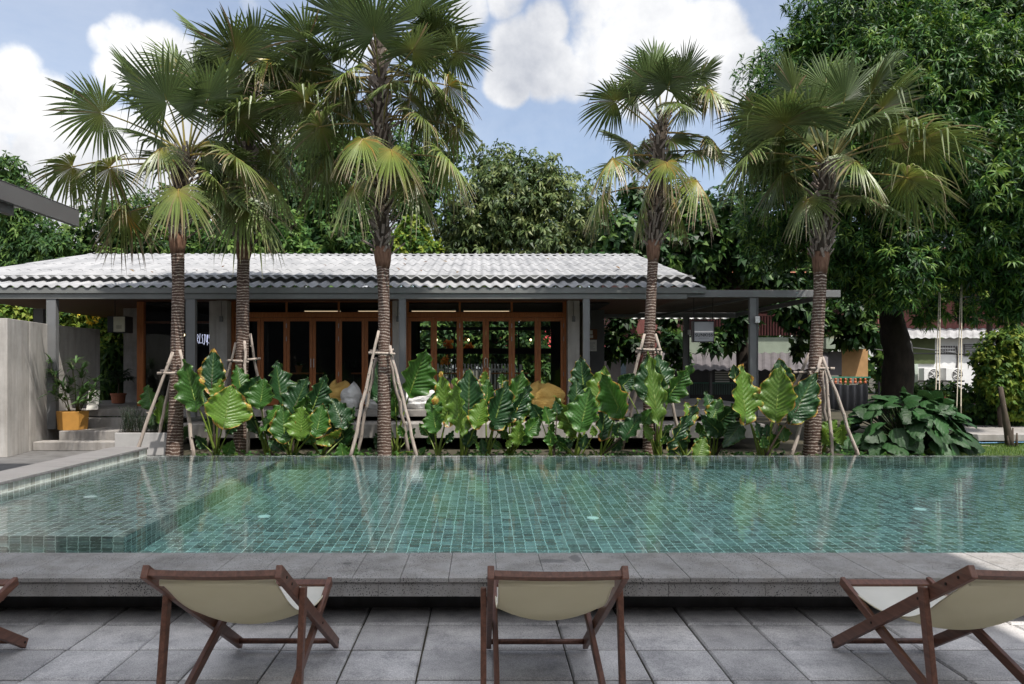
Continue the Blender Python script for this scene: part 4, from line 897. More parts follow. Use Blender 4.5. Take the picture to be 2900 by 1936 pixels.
hb_ = thing('unseen_building', 'unseen dark building behind the deck chairs, added to darken the glass reflections', 'building', (0, -3.5, 0))  # unseen; added so the door glass has something dark to reflect
c_ = MB(); c_.box(-22, 14, -3.7, -3.5, 0, 5.0); c_.build('wall', M('dark_facade', (.05, .048, .046), .7, .3, 1), hb_)
for k in range(5): c_ = MB(); c_.box(-7.8 + 3.3 * k, -5.4 + 3.3 * k, -3.499, -3.44, .2, 3.2); c_.build('window', m_black, hb_)
# the added slab stops short, so sun reaches the right edge
# ------------------------------------------------------------------ fan palms
G0, G1, G2 = np.array((.030, .052, .022)), np.array((.070, .108, .040)), np.array((.125, .165, .028))
YEL, ORA, BRN, PALE = np.array((.34, .27, .05)), np.array((.36, .17, .025)), np.array((.22, .15, .09)), np.array((.36, .30, .22))
def frond(parent, attach, hub, Rr, axis, age, droop, roll, seed):
    """costapalmate fan on a petiole; age 0 young green .. 1 old, dry tips"""
    rg = np.random.default_rng(seed); attach = np.array(attach); hub = np.array(hub)
    rad = hub - attach; m = unit(rad + np.array([0, 0, -1.0]) * droop * np.linalg.norm(rad))
    hz = np.array([hub[0] - axis[0], hub[1] - axis[1], 0.0]); hz = unit(hz) if np.linalg.norm(hz) > .05 else np.array([0, -1.0, 0])
    s = np.cross(np.array([0, 0, 1.0]), hz); s = unit(s - m * np.dot(s, m)); n = np.cross(m, s)
    if n[2] < 0 and m[2] < .8: n = -n
    c, q = math.cos(roll), math.sin(roll); s, n = s * c + n * q, n * c - s * q
    K = 52; span = math.radians(rg.uniform(128, 150)); foldk = (.06 + .44 * min(1, max(0, age - .12) * 1.8)) * rg.uniform(.8, 1.2); V = []; Fc = []; C = []
    gcol = (G1 * (1 - age) + G2 * age) * rg.uniform(.75, 1.2)
    ts = np.array([0.03, .2, .42, .62, .8, .92, 1.0]); fused = rg.uniform(.50, .60)
    dth = 2 * span / K; ph1, ph2 = rg.uniform(0, 6, 2); am = .10 + .12 * age; droop = droop * .72
    for k in range(K):
        th = -span + dth * (k + .5); dev = am * math.sin(k * .75 + ph1) + .5 * am * math.sin(k * 1.9 + ph2); ln = Rr * (1 - .20 * abs(th / span) ** 1.5) * rg.uniform(.90, 1.07)
        bent = age > .2 and rg.random() < .05 + .25 * age; kink = rg.uniform(.5, .7)
        own = droop * .3 + rg.uniform(.03, .2) + .10 * (.3 + age) * (1 + math.sin(k * .9 + ph2)) + .42 * age * rg.uniform(.4, 1.6)
        d = m * math.cos(th) + s * math.sin(th); w_dir = -m * math.sin(th) + s * math.cos(th)
        b0 = len(V); dead = rg.random() < .12 * age
        for i, t in enumerate(ts):
            p = hub + d * ln * t + w_dir * (dev * ln * max(0, t - fused * .85)) + n * (Rr * .10 * (1 - math.cos(th)) * t - .05 * Rr * t * (1 - t))
            sag = own * ln * max(0, t - .25) ** 2
            if bent and t > kink: p = p - d * ln * (t - kink) * .75; sag += ln * (t - kink) * .9
            p = p + np.array([0, 0, -1.0]) * sag - n * (Rr * foldk * abs(math.sin(th)) * t * (.45 + .55 * t))
            if t <= fused: w = math.tan(dth / 2) * t * ln * 1.03
            else: w = math.tan(dth / 2) * fused * ln * max(0.03, (1 - ((t - fused) / (1 - fused)) ** 1.7)) * 1.0
            pl_ = n * w * .55
            V += [p - w_dir * w - pl_, p + pl_ * .6, p + w_dir * w - pl_]
            col = gcol * (0.9 + .25 * (k % 2))
            if age > .2: col = col * (1 - max(0, .9 - t * 2.2) * age * .8) + YEL * max(0, .9 - t * 2.2) * age * .8
            tipf = max(0, (t - (1.02 - .42 * age)) / .3); tipf = min(1, tipf) * min(1, age * 1.6)
            col = col * (1 - tipf) + (BRN if rg.random() < .6 else PALE) * tipf
            if dead: col = col * .35 + (ORA if age > .75 and t < .5 else BRN) * .65
            C += [col * .92, col * 1.12, col * .92]
            if i: a = b0 + 3 * (i - 1); Fc += [(a, a + 1, a + 4), (a, a + 4, a + 3), (a + 1, a + 2, a + 5), (a + 1, a + 5, a + 4)]
    # petiole
    ctrl = attach + rad * .5 + np.array([0, 0, .10]) * np.linalg.norm(rad); pn = 7; pc = np.array((.17, .17, .05)) * (1 - .5 * age) + ORA * .5 * age
    pts = [(1 - t) ** 2 * attach + 2 * t * (1 - t) * ctrl + t * t * hub for t in np.linspace(0, 1, pn)]
    tb = MB(); tb.tube([Vector(p) for p in pts] + [Vector(hub + m * Rr * .25)], [.024, .02, .017, .015, .014, .013, .012, .005], 6)
    b0 = len(V); V += [np.array(v) for v in tb.v]; C += [pc] * len(tb.v)
    for f in tb.f:
        for j in range(1, len(f) - 1): Fc.append((f[0] + b0, f[j] + b0, f[j + 1] + b0))
    return np_mesh('frond', np.array(V), np.array(Fc), np.array(C), m_palm, parent)

m_trunk, nt, b = mat_base('ringed_palm_trunk')
v = coords(nt); sx = N(nt, 'ShaderNodeSeparateXYZ'); nt.links.new(v, sx.inputs[0])
nz = tex_noise(nt, coords(nt, (1, 1, 1)), 4.0, 5, .65)
zz = nm_ = None
def mt(op, a, b2=None):
    n = N(nt, 'ShaderNodeMath', operation=op)
    for i, x in enumerate((a, b2)):
        if x is None: continue
        if isinstance(x, (int, float)): n.inputs[i].default_value = x
        else: nt.links.new(x, n.inputs[i])
    return n.outputs[0]
zn = mt('ADD', mt('MULTIPLY', sx.outputs[2], 19.0), mt('MULTIPLY', nz, 2.6)); fr = mt('FRACT', zn); ring = mt('GREATER_THAN', fr, .72)
lt_ = ramp(nt, tex_noise(nt, coords(nt, (8, 8, 2)), 8, 4, .6), [(.35, (.22, .17, .14)), (.65, (.46, .39, .34))]); dk = ramp(nt, tex_noise(nt, coords(nt, (2, 2, 1)), 3, 5, .6), [(.3, (.045, .026, .020)), (.7, (.135, .085, .065))])
mk = mt('MULTIPLY', ring, ramp(nt, tex_noise(nt, coords(nt, (3, 3, 9)), 3, 3, .5), [(.30, (0, 0, 0)), (.42, (1, 1, 1))]))
mxx = N(nt, 'ShaderNodeMix', data_type='RGBA'); nt.links.new(mk, mxx.inputs['Factor']); nt.links.new(dk, mxx.inputs['A']); nt.links.new(lt_, mxx.inputs['B'])
nt.links.new(mxx.outputs['Result'], b.inputs['Base Color']); b.inputs['Roughness'].default_value = .85; b.inputs['Specular IOR Level'].default_value = .2
bump(nt, b, mt('ADD', fr, tex_noise(nt, v, 40, 3, .6)), .5, .012)
m_fibre = M('palm_leaf_base', (.16, .12, .095), .9, .4, 9, .6, 40, (3, 3, 1), 0, .2, (.34, .29, .26))
m_redfib = M('red_palm_fibre', (.085, .042, .028), .9, .4, 9, .6, 40, (4, 4, .6), 0, .2, (.24, .14, .095))
GND = -.02
def palm(label, Yp, trunk, fib, fronds, seed, extra=0, er=1.0, crown=None):
    """trunk: [(px, py, half width px)] bottom to top; fib: index from which the trunk is clad in old leaf bases"""
    pts = [at(x, y, Yp) for x, y, w_ in trunk]; rad = [w_ * Yp / F for x, y, w_ in trunk]
    pts[0].z = GND - .05
    root = thing('fan_palm', label, 'palm tree', (pts[0].x, pts[0].y, GND), 'fan palms along the pool edge')
    # dense ringed trunk
    def interp(pts, rad, n):
        P2, R2 = [], []
        for i in range(len(pts) - 1):
            for k in range(n): t = k / n; P2.append(pts[i].lerp(pts[i + 1], t)); R2.append(rad[i] * (1 - t) + rad[i + 1] * t)
        P2.append(pts[-1]); R2.append(rad[-1]); return P2, R2
    P2, R2 = interp(pts[:fib + 1], rad[:fib + 1], 26)
    R2 = [r_ * (1 + .022 * (1 if i % 2 else -1)) for i, r_ in enumerate(R2)]
    t = MB(); t.tube(P2, R2, 18); t.build('trunk', m_trunk, root, smooth=True)
    P3, R3 = interp(pts[fib:], rad[fib:], 10); t = MB(); t.tube(P3, R3, 14, wob=.06); t.build('upper_trunk', m_bark2, root); t = MB()
    rg = random.Random(seed)
    zl, zh = pts[fib].z, pts[-1].z
    def axis_at(z):
        for i in range(len(pts) - 1):
            if pts[i + 1].z >= z: k = (z - pts[i].z) / max(1e-4, pts[i + 1].z - pts[i].z); return pts[i].lerp(pts[i + 1], max(0, min(1, k))), rad[i] * (1 - k) + rad[i + 1] * k
        return pts[-1], rad[-1]
    nst = int((zh - zl) / .017)
    for k in range(nst):       # old leaf bases, criss-crossing the upper trunk
        z = zl + .10 + (zh - zl - .1) * k / nst; c_, r_ = axis_at(z); a = k * 2.4 + rg.uniform(-.3, .3); o_ = Vector((math.cos(a), math.sin(a), 0)); sd2 = Vector((-math.sin(a), math.cos(a), 0))
        L = rg.uniform(.12, .28); up_ = Vector((0, 0, 1)) * rg.uniform(.6, 1) + sd2 * rg.uniform(-.7, .7) + o_ * rg.uniform(.1, .5)
        if rg.random() < .12: L *= 1.7; up_ += o_ * .5
        up_.normalize(); a0 = c_ + o_ * r_ * .9; a0 = a0 + o_ * .012; t.bar(a0, a0 + up_ * L + o_ * .02, rg.uniform(.022, .055), .016, o_)
    t.build('leaf_bases', m_fibre, root)
    c0_, r0_ = axis_at(zl + .05); q_ = MB()
    q_.tube([axis_at(zl - .12)[0], axis_at(zl)[0], axis_at(zl + .14)[0], axis_at(zl + .26)[0]], [rad[fib] * 1.0, rad[fib] * 1.18, rad[fib] * 1.30, rad[fib] * 1.15], 14, wob=.05); q_.build('fibre_sheath', m_redfib, root, smooth=True)
    top = pts[-1]
    for i, fr_ in enumerate(fronds):
        hx, hy, d, r_, age = fr_[:5]; droop = fr_[5] if len(fr_) > 5 else (.15 + .5 * age); roll = fr_[6] if len(fr_) > 6 else None
        hub = at(hx, hy, Yp); hub = Vector((hub.x, Yp, hub.z)) + Vector((0, d, 0))
        # keep it where it is seen although it stands nearer or farther
        k = (Yp + d) / Yp; hub.x *= k; hub.z = EYE + (hub.z - EYE) * k
        Rr = r_ * (Yp + d) / F * (.86 if age >= .6 else 1.0); za = min(top.z, max(zl + .25, hub.z - (.55 if age < .5 else -.12)))
        ax, rr_ = axis_at(za); od = Vector((hub.x - ax.x, hub.y - ax.y, 0)); od = od.normalized() if od.length > .01 else Vector((0, -1, 0))
        side = 1 if hub.x > ax.x else -1
        if roll is None: roll = (.40 if age < .5 else .25) * side * (1 if d <= 0 else -1) * min(1, abs(hub.x - ax.x) / .5)
        frond(root, ax + od * rr_ * .7, hub, Rr, ax, age, droop, roll, seed * 100 + i)
    for k in range(extra):     # back and inner fronds that only fill the crown
        a = k * 2.4 + seed; e_ = rg.uniform(.1, 1.1); ax, rr_ = axis_at(top.z - rg.uniform(0, 1) * (zh - zl) * .5)
        hub = ax + Vector((math.cos(a) * math.cos(e_), abs(math.sin(a)) * math.cos(e_) * .8 + .1, math.sin(e_))) * rg.uniform(.65, .95) * er
        frond(root, ax, hub, er * rg.uniform(.75, 1.0), ax, .25 if e_ > 0 else .6, .3 + .3 * (e_ < 0), rg.uniform(-.5, .5), seed * 100 + 60 + k)
    return root
palm('leftmost fan palm by the pool, a wide fan of leaves to its left', 13.3,
     [(493, 1292, 25), (498, 1180, 20), (502, 1000, 18), (505, 800, 16.5), (503, 700, 18), (508, 600, 20), (512, 500, 20), (528, 430, 14)], 4,
     [(474, 288, -.55, 178, .1, .0, 0), (587, 283, -.45, 150, .15, .0, .25), (290, 320, -.15, 168, .25, .15, .75), (205, 472, -.1, 140, .6, .35, .55), (311, 474, -.35, 155, .62, .4, .5),
      (454, 420, -.5, 125, .7, .75), (668, 446, -.3, 150, .72, .45, -.4), (505, 538, -.75, 150, .66, 1.0), (357, 604, .2, 135, .85, .9), (500, 190, .5, 130, .4, .1, .2), (678, 335, .2, 150, .35, .3),
      (430, 330, .4, 150, .3, .1), (590, 400, .4, 140, .5, .5), (560, 230, .3, 140, .2, .05, .3), (400, 250, .1, 150, .25, .1, .5), (640, 250, .1, 150, .3, .2, -.4), (600, 500, .1, 130, .6, .6, -.3)], 1, 6)
palm('fan palm behind the leftmost one, browned leaves in its crown', 14.1,
     [(681, 1290, 20), (683, 1100, 18), (687, 950, 18), (688, 800, 17), (690, 720, 17), (694, 600, 19), (699, 460, 19), (704, 330, 18), (706, 230, 13)], 4,
     [(668, 150, -.5, 150, .3, .0, 0), (716, 132, -.3, 125, .2, .0, .2), (600, 128, .2, 140, .3, .0, .3), (757, 165, -.35, 135, .85, .9), (712, 312, -.5, 150, .45, .6), (690, 578, -.4, 150, .55, 1.1),
      (728, 553, -.1, 165, .5, .7, -.4), (655, 470, -.2, 120, .9, 1.2), (790, 300, .2, 130, .5, .4), (640, 320, .3, 140, .4, .4), (770, 420, .3, 140, .55, .6), (620, 520, .3, 120, .7, .9), (735, 230, .3, 130, .35, .2), (800, 230, .0, 140, .4, .3, -.4), (640, 230, .0, 140, .35, .3, .4), (770, 520, .0, 130, .7, .8)], 2, 6)
palm('tallest fan palm, its trunk before the middle of the pavilion', 13.3,
     [(1088, 1292, 21), (1088, 1150, 19), (1088, 1000, 17), (1087, 830, 16), (1084, 740, 19), (1082, 640, 21), (1080, 480, 21), (1078, 330, 20), (1076, 180, 17), (1072, 90, 12)], 4,
     [(1060, 99, -.55, 168, .1, .0, 0), (980, 58, -.3, 160, .12, .0, .3), (1180, 52, -.25, 165, .15, .0, -.3), (1080, -30, .0, 150, .1, .0, 0), (870, 114, -.1, 155, .2, .25, .6), (1168, 143, -.6, 130, .32, .15, -.1), (1285, 145, .0, 115, .25, .25, -.6),
      (1272, 242, -.25, 125, .78, .3, -.75), (986, 206, -.45, 110, .85, .4, .5), (866, 246, .1, 75, 1.0, .9), (1103, 246, -.5, 85, .4, .7), (868, 288, -.1, 150, .45, .55, .5), (908, 358, -.35, 165, .5, .5, .55),
      (1026, 394, -.65, 130, .82, .9), (1108, 424, -.75, 140, .8, 1.0), (1192, 333, -.4, 130, .62, .5, -.5), (1292, 358, .0, 110, .6, .5, -.6), (1264, 450, -.3, 150, .72, .8, -.4), (1000, 530, -.3, 140, .6, 1.1), (1174, 516, -.1, 140, .6, 1.1), (925, 470, .3, 140, .5, .8), (1010, 10, .4, 150, .1, .0, 0), (1200, 150, .4, 140, .2, .1), (940, 180, .1, 160, .3, .2, .5), (1230, 100, .1, 150, .25, .15, -.5), (960, 270, -.2, 130, .5, .5, .4), (1190, 220, -.3, 130, .5, .4, -.4), (1160, 280, .1, 130, .5, .5), (1000, 300, .2, 140, .5, .5), (1240, 300, .2, 140, .5, .5), (880, 200, .3, 150, .3, .2), (1130, 470, .3, 130, .6, .9)], 3, 9)
palm('fan palm with drooping browned lower leaves at the right end of the pavilion', 13.9,
     [(1836, 1292, 16), (1837, 1150, 15.5), (1838, 980, 16), (1846, 800, 14), (1850, 720, 15), (1854, 640, 19), (1860, 520, 20), (1866, 420, 18), (1877, 330, 13)], 4,
     [(1838, 233, -.45, 118, .12, .0, .1), (1893, 246, -.55, 112, .2, .0, 0), (1934, 216, -.2, 112, .15, .0, -.3), (1985, 218, .1, 90, .2, .2, -.5), (1745, 287, -.15, 118, .35, .3, .6), (2008, 252, -.1, 112, .8, .9), (1735, 450, -.25, 115, .9, 1.0), (1706, 552, .1, 112, .8, 1.2),
      (1888, 460, -.6, 112, .95, 1.0), (2015, 394, .0, 92, .85, .9), (1974, 512, -.4, 130, .95, 1.2), (1827, 558, .1, 128, .75, 1.2), (1908, 562, .0, 120, .8, 1.2), (1826, 410, .2, 80, .6, .8), (1908, 288, -.5, 80, .5, .6), (1860, 190, .3, 110, .15, .0, 0), (1800, 270, .1, 110, .3, .2, .4), (1950, 290, .1, 105, .35, .3, -.4)], 4, 5)
palm('rightmost fan palm with wide grey green leaves before the mango tree', 13.3,
     [(2300, 1292, 25), (2303, 1180, 22), (2311, 1000, 18), (2322, 820, 16.5), (2323, 755, 18), (2330, 660, 22), (2335, 560, 24), (2345, 460, 17)], 4,
     [(2221, 353, -.35, 190, .42, .1, .5), (2298, 335, -.6, 145, .05, .0, 0), (2390, 286, -.3, 150, .15, .0, -.1), (2461, 240, .35, 140, .2, .0, -.2), (2500, 306, -.1, 175, .4, .0, -.5), (2440, 345, -.5, 140, .3, .5), (2609, 399, -.1, 178, .55, .3, -.55), (2425, 455, -.65, 150, .6, .6, -.35), (2568, 503, -.35, 180, .66, .4, -.5),
      (2124, 435, -.2, 135, .5, .8, .4), (2216, 496, .25, 120, .5, .8), (2285, 567, -.1, 120, .6, 1.1), (2160, 330, .2, 150, .3, .2), (2340, 250, .3, 140, .2, .0, 0), (2250, 260, .2, 150, .2, .1, .3), (2540, 380, .1, 150, .45, .3, -.5), (2470, 260, -.2, 140, .25, .1, -.4), (2200, 420, .1, 140, .45, .5, .4)], 5, 5)

# stakes
def support(label, Yp, poles, bars_, c):
    root = thing('palm_stakes', label, 'tree stakes', (at(c, 1290, Yp).x, Yp, GND), 'tripod stakes propping the palms')
    for (bx, by, db, tx, ty, dt) in poles:
        a = at(bx, 1290, Yp + db); a = Vector((a.x, Yp + db, GND - .03)); b2 = at(tx, ty, Yp + dt)
        if by < 1280: a = at(bx, by, Yp + db); a = b2 + (a - b2) * ((b2.z - GND) / max(.1, b2.z - a.z))
        pts = []; n = 9
        for i in range(n + 1):
            t = i / n; pts.append(a.lerp(b2, t) + Vector((rnd.uniform(-.012, .012), rnd.uniform(-.01, .01), 0)) + Vector((.03, 0, 0)) * math.sin(t * 3.1) * rnd.choice((-1, 1)) * .3)
        q_ = MB(); q_.tube(pts, [.034 - .008 * i / n + rnd.uniform(-.003, .003) for i in range(n + 1)], 9, wob=.07)
        for k in range(3): c_ = pts[rnd.randint(1, n - 1)]; q_.tube([c_, c_ + Vector((rnd.uniform(-.05, .05), -.04, .02))], [.014, .008], 5)
        q_.build('pole', m_stake, root, smooth=True)
    for (x0, y0, d0, x1, y1, d1) in bars_:
        q_ = MB(); a, b2 = at(x0, y0, Yp + d0), at(x1, y1, Yp + d1); q_.tube([a, a.lerp(b2, .5) + Vector((0, 0, rnd.uniform(-.008, .008))), b2], [.026, .024, .023], 8, wob=.08); q_.build('crossbar', m_stake, root, smooth=True)
        q_ = MB()
        for e_ in (.22, .78):
            c_ = a.lerp(b2, e_); dr = (b2 - a).normalized()
            for j in range(3): ring = [c_ + dr * (.012 * (j - 1)) + Vector((0, math.cos(t), math.sin(t))) * .029 for t in [2 * math.pi * i / 10 for i in range(11)]]; q_.tube(ring, .0035, 5)
        q_.build('tie_wire', m_black, root)
support('rough stakes around the leftmost palm', 13.3, [(374, 1290, -.45, 489, 996, -.22), (551, 1290, -.40, 511, 990, -.22), (436, 1288, .45, 484, 1075, .15)], [(446, 1057, -.27, 516, 1055, -.27), (455, 1050, .2, 520, 1046, .2)], 493)
support('rough stakes around the browned palm behind', 14.1, [(702, 1290, -.5, 693, 966, -.2), (626, 1120, .1, 670, 970, -.05), (736, 1110, .15, 710, 944, .0)], [(645, 1021, -.2, 704, 1025, -.2), (700, 1018, -.1, 737, 1015, .1)], 681)
support('rough stakes around the tallest palm', 13.3, [(988, 1290, -.5, 1073, 936, -.2), (1012, 1289, .3, 1066, 1012, .15), (1185, 1291, -.4, 1103, 978, -.15), (1160, 1288, .5, 1105, 1010, .15)], [(1044, 999, -.23, 1119, 1002, -.23), (1048, 994, .17, 1115, 990, .17)], 1088)
support('rough stakes around the palm at the right end of the pavilion', 13.9, [(1731, 1290, -.1, 1826, 945, -.18), (1938, 1290, -.1, 1857, 945, -.18), (1800, 1120, .5, 1842, 950, .15), (1872, 1288, .5, 1850, 1000, .17)], [(1803, 988, -.20, 1873, 990, -.20), (1800, 996, .17, 1876, 998, .17)], 1836)
support('rough stakes around the rightmost palm', 13.3, [(2237, 1290, -.35, 2324, 1011, -.2), (2436, 1291, -.35, 2331, 1010, -.2), (2358, 1291, -.1, 2336, 1030, .12), (2244, 1105, .6, 2293, 1000, .3), (2342, 1290, .5, 2330, 1050, .2)], [(2296, 1043, -.22, 2363, 1043, -.22), (2248, 1055, .1, 2300, 1053, .1), (2288, 1035, .2, 2300, 1065, -.2)], 2300)

# ------------------------------------------------------------------ elephant ears
EG, ED, EL, EY_ = np.array((.038, .110, .016)), np.array((.019, .060, .018)), np.array((.080, .160, .018)), np.array((.42, .34, .06))
def ear(parent, base, sinus, tip, wid, tone, seed, edge=0.0, dip=0.0, fold=.34, under=False):
    """heart-shaped leaf: sinus = where the stalk joins, tip = point; wid = half width / length; stalk from base"""
    rg = np.random.default_rng(seed); base, sinus, tip = (np.array(q) for q in (base, sinus, tip))
    ax = tip - sinus; L = np.linalg.norm(ax); m = ax / L
    view = unit(np.array([0, 0, EYE]) - sinus); s = unit(np.cross(m, view)); n = np.cross(s, m)
    yaw = rg.uniform(-.8, .8); s, n = s * math.cos(yaw) + n * math.sin(yaw), n * math.cos(yaw) - s * math.sin(yaw)
    nu, nv = 20, 46; V = []; C = []; Fc = []
    col0 = (EG, ED, EL)[tone] * rg.uniform(.85, 1.15); ph = rg.uniform(0, 6)
    for j in range(nv + 1):
        t = -.30 + 1.30 * j / nv          # lobes reach back behind the stalk
        q = (t + .30) / 1.30
        w = wid * L * ((q / .34) ** .55 * (1 - .10 * (1 - q / .34)) if q < .34 else (1 - ((q - .34) / .66) ** 1.55)) * 1.02 + .002
        for i in range(nu + 1):
            u = 2 * i / nu - 1
            back = 0.0
            if t < .0: back = (1 - abs(u)) * t * 1.0   # notch between the lobes
            tt = t - back
            au = abs(u)
            vein = math.sin((tt * 9.0 - au * 2.9) * 2 * math.pi + (0 if u > 0 else .4))
            rip = (.013 * vein * (1 - .35 * au)) * L + .012 * L * math.sin(tt * 44 - au * 17 + ph) * (.3 + au) * (1.2 if tone == 1 else .5) + .085 * L * au ** 4 * math.sin(tt * 21 + ph + (2 if u > 0 else 0)) 
            p = sinus + m * (tt * L) + s * (u * w) + n * (fold * w * u * u + rip - dip * L * max(0, tt) ** 2)
            wav = 1 + .04 * math.sin(tt * 31 + ph + 3 * u) * au ** 3; p = p + s * (u * w * (wav - 1)) + np.array([0, 0, -.10 * L * au ** 2 * max(0, .3 - tt)])
            V.append(p); c_ = col0 * (1 + .14 * vein * (1 if not under else .6))
            if au < .09: c_ = c_ * .5 + np.array((.13, .20, .05)) * .5
            elif under or tone == 2:
                vl = abs(((tt * 9.0 - au * 2.9 + .25) % 1) - .5); 
                if vl < .10: c_ = c_ * .72 + np.array((.20, .24, .07)) * .28
            if au > .9: c_ = c_ * .6 + np.array((.18, .22, .05)) * .4
            if edge and (au > 1 - edge * (.15 + .9 * max(0, math.sin(tt * 5 + ph + (1.3 if u > 0 else 0))) + .25 * math.sin(tt * 23)) or q > 1 - edge * .25): c_ = (EY_ if rg.random() < .62 else np.array((.40, .16, .05))) * rg.uniform(.7, 1.1)
            C.append(c_)
    for j in range(nv):
        for i in range(nu): a = j * (nu + 1) + i; Fc += [(a, a + 1, a + nu + 2), (a, a + nu + 2, a + nu + 1)]
    dn = np.linalg.norm(sinus - base); ctrl = base + (sinus - base) * .5 + np.array([0, 0, .14 * dn]) - m * .05
    pts = [(1 - t) ** 2 * base + 2 * t * (1 - t) * ctrl + t * t * sinus for t in np.linspace(0, 1, 9)]
    tb = MB(); k = .7 + .3 * min(1.6, L / .45); tb.tube([Vector(p) for p in pts] + [Vector(sinus + m * L * .3 - n * .004)], [.030 * k, .024 * k, .020 * k, .017 * k, .014 * k, .012 * k, .011 * k, .010 * k, .009 * k, .004], 7)
    b0 = len(V); V += [np.array(v) for v in tb.v]
    stc = np.array((.15, .21, .035)) if tone != 1 or seed % 3 else np.array((.055, .04, .028)); C += [stc * (.7 + .5 * min(1, i / 50)) for i in range(len(tb.v))]
    for f in tb.f:
        for j in range(1, len(f) - 1): Fc.append((f[0] + b0, f[j] + b0, f[j + 1] + b0))
    o = np_mesh('leaf', np.array(V), np.array(Fc), np.array(C), m_elephant, parent, True)
    return o
def region(x0, y0, s): return lambda p: (x0 + p[0] / s, y0 + p[1] / s)
r2, r3, r4, r5, r6 = region(360, 800, 3.014), region(660, 800, 3.015), region(1100, 800, 3.016), region(1600, 780, 2.904), region(2000, 780, 2.904)
_es = [500]
def plant(label, Yp, reg, base, leaves):
    """leaves: (sinus, tip, half width, tone, depth of sinus, depth of tip, edge)"""
    b0 = reg(base); bw = at(b0[0], 1291, Yp); bw = Vector((bw.x, Yp, GND))
    root = thing('elephant_ear', label, 'elephant ear plant', bw, 'elephant ear plants behind the pool')
    for lf in leaves:
        (sp, tp, wd, tone, ds, dt) = lf[:6]; edge = lf[6] if len(lf) > 6 else 0
        _es[0] += 1; a = reg(sp); b2 = reg(tp); sinus = at(a[0], a[1], Yp + ds); tip = at(b2[0], b2[1], Yp + dt)
        bb = bw + Vector((rnd.uniform(-.05, .05), rnd.uniform(-.05, .05), 0))
        ear(root, bb, sinus, tip, wd * 1.12, tone, _es[0], edge, under=(tone == 2))
    for k in range(4):       # short inner leaves close to the ground
        _es[0] += 1; t = rnd.uniform(0, 6.28); h = rnd.uniform(.15, .55); sn = bw + Vector((math.cos(t) * .26, math.sin(t) * .2 + .08, h)); ear(root, bw, sn, sn + Vector((math.cos(t) * .16, -.02, rnd.uniform(.06, .26))), rnd.uniform(.4, .55), rnd.choice((0, 1, 1)), _es[0])
    return root
plant('dark elephant ear leaning left behind the leftmost palm', 13.9, r2, (330, 1450), [((205, 1030), (170, 868), .50, 0, 0, .1), ((322, 1180), (285, 960), .42, 2, -.1, 0), ((250, 1190), (190, 1120), .6, 0, -.1, -.1)])
plant('elephant ear with a scorched yellow front leaf right of the leftmost palm', 13.0, r2, (765, 1480),
      [((572, 985), (488, 652), .34, 0, -.1, .0), ((840, 1150), (895, 868), .62, 2, -.5, -.35, .16), ((722, 850), (742, 556), .34, 1, .1, .2, .38), ((780, 960), (800, 815), .5, 2, .0, .1), ((650, 1010), (640, 900), .55, 1, .0, .1), ((855, 1440), (905, 1345), .5, 0, -.3, -.3), ((930, 1470), (945, 1450), .6, 2, -.3, -.3)])
plant('elephant ear with glossy crinkled leaves left of the yellow cushions', 13.5, r3, (310, 1480),
      [((60, 880), (30, 700), .42, 0, .0, .1), ((130, 990), (225, 790), .52, 1, .0, .1), ((236, 1012), (268, 812), .56, 0, -.3, -.2), ((405, 955), (365, 668), .46, 1, .2, .35), ((372, 1085), (222, 1305), .2, 0, -.1, -.3)])
plant('elephant ear with a pale veined leaf in front before the left doors', 13.1, r3, (490, 1480),
      [((525, 1060), (640, 805), .44, 1, .3, .4), ((690, 1055), (790, 785), .40, 1, .2, .3), ((438, 1290), (425, 1038), .42, 0, -.3, -.2, .1), ((580, 1270), (590, 1045), .52, 2, -.4, -.3), ((575, 1110), (640, 965), .55, 0, .0, .0), ((720, 1250), (768, 1030), .42, 0, -.2, -.1, .12)])
plant('elephant ear with a low torn yellow leaf left of the middle stakes', 13.2, r3, (750, 1480),
      [((832, 1340), (690, 1372), .3, 2, -.2, -.4, .3), ((850, 1300), (925, 1245), .4, 2, -.2, -.3, .2), ((928, 1185), (838, 980), .45, 1, .2, .3), ((945, 1320), (880, 1090), .48, 1, .3, .3), ((990, 1180), (1040, 1060), .5, 1, .3, .3), ((940, 1470), (915, 1365), .55, 0, -.2, -.2), ((1010, 1460), (1050, 1360), .4, 0, -.2, -.2)])
plant('elephant ear with one large round leaf right of the tallest palm trunk', 13.8, r4, (60, 1470),
      [((208, 872), (325, 566), .52, 0, .0, .1), ((-75, 950), (-120, 655), .36, 1, .2, .3), ((60, 1060), (40, 720), .2, 0, .2, .3), ((-40, 1050), (-20, 880), .4, 0, .2, .3), ((120, 1290), (90, 1215), .4, 0, -.2, -.2), ((290, 1455), (320, 1400), .6, 0, -.6, -.6)])
plant('elephant ear with a yellow spotted leaf before the low white bean bag', 13.1, r4, (420, 1480), [((402, 1230), (372, 1055), .52, 0, -.2, -.1), ((383, 1100), (400, 930), .40, 0, .0, .1), ((505, 1110), (448, 757), .27, 2, .0, .1, .42)])
plant('elephant ear with a large quilted dark leaf before the second bay', 13.0, r4, (650, 1480),
      [((603, 1160), (568, 812), .26, 2, -.4, -.3), ((686, 1065), (690, 732), .40, 1, .0, .1, .08), ((762, 1185), (822, 990), .42, 2, -.3, -.2, .1), ((640, 1160), (630, 1322), .42, 2, -.2, -.3), ((842, 985), (850, 820), .38, 0, .0, .1)])
plant('elephant ear with a dark leaf rising to the right before the second bay', 13.3, r4, (850, 1480), [((920, 1150), (1012, 835), .44, 1, -.3, -.2, .08), ((822, 850), (830, 745), .42, 2, .4, .4, .3), ((975, 850), (965, 770), .45, 0, .4, .4)])
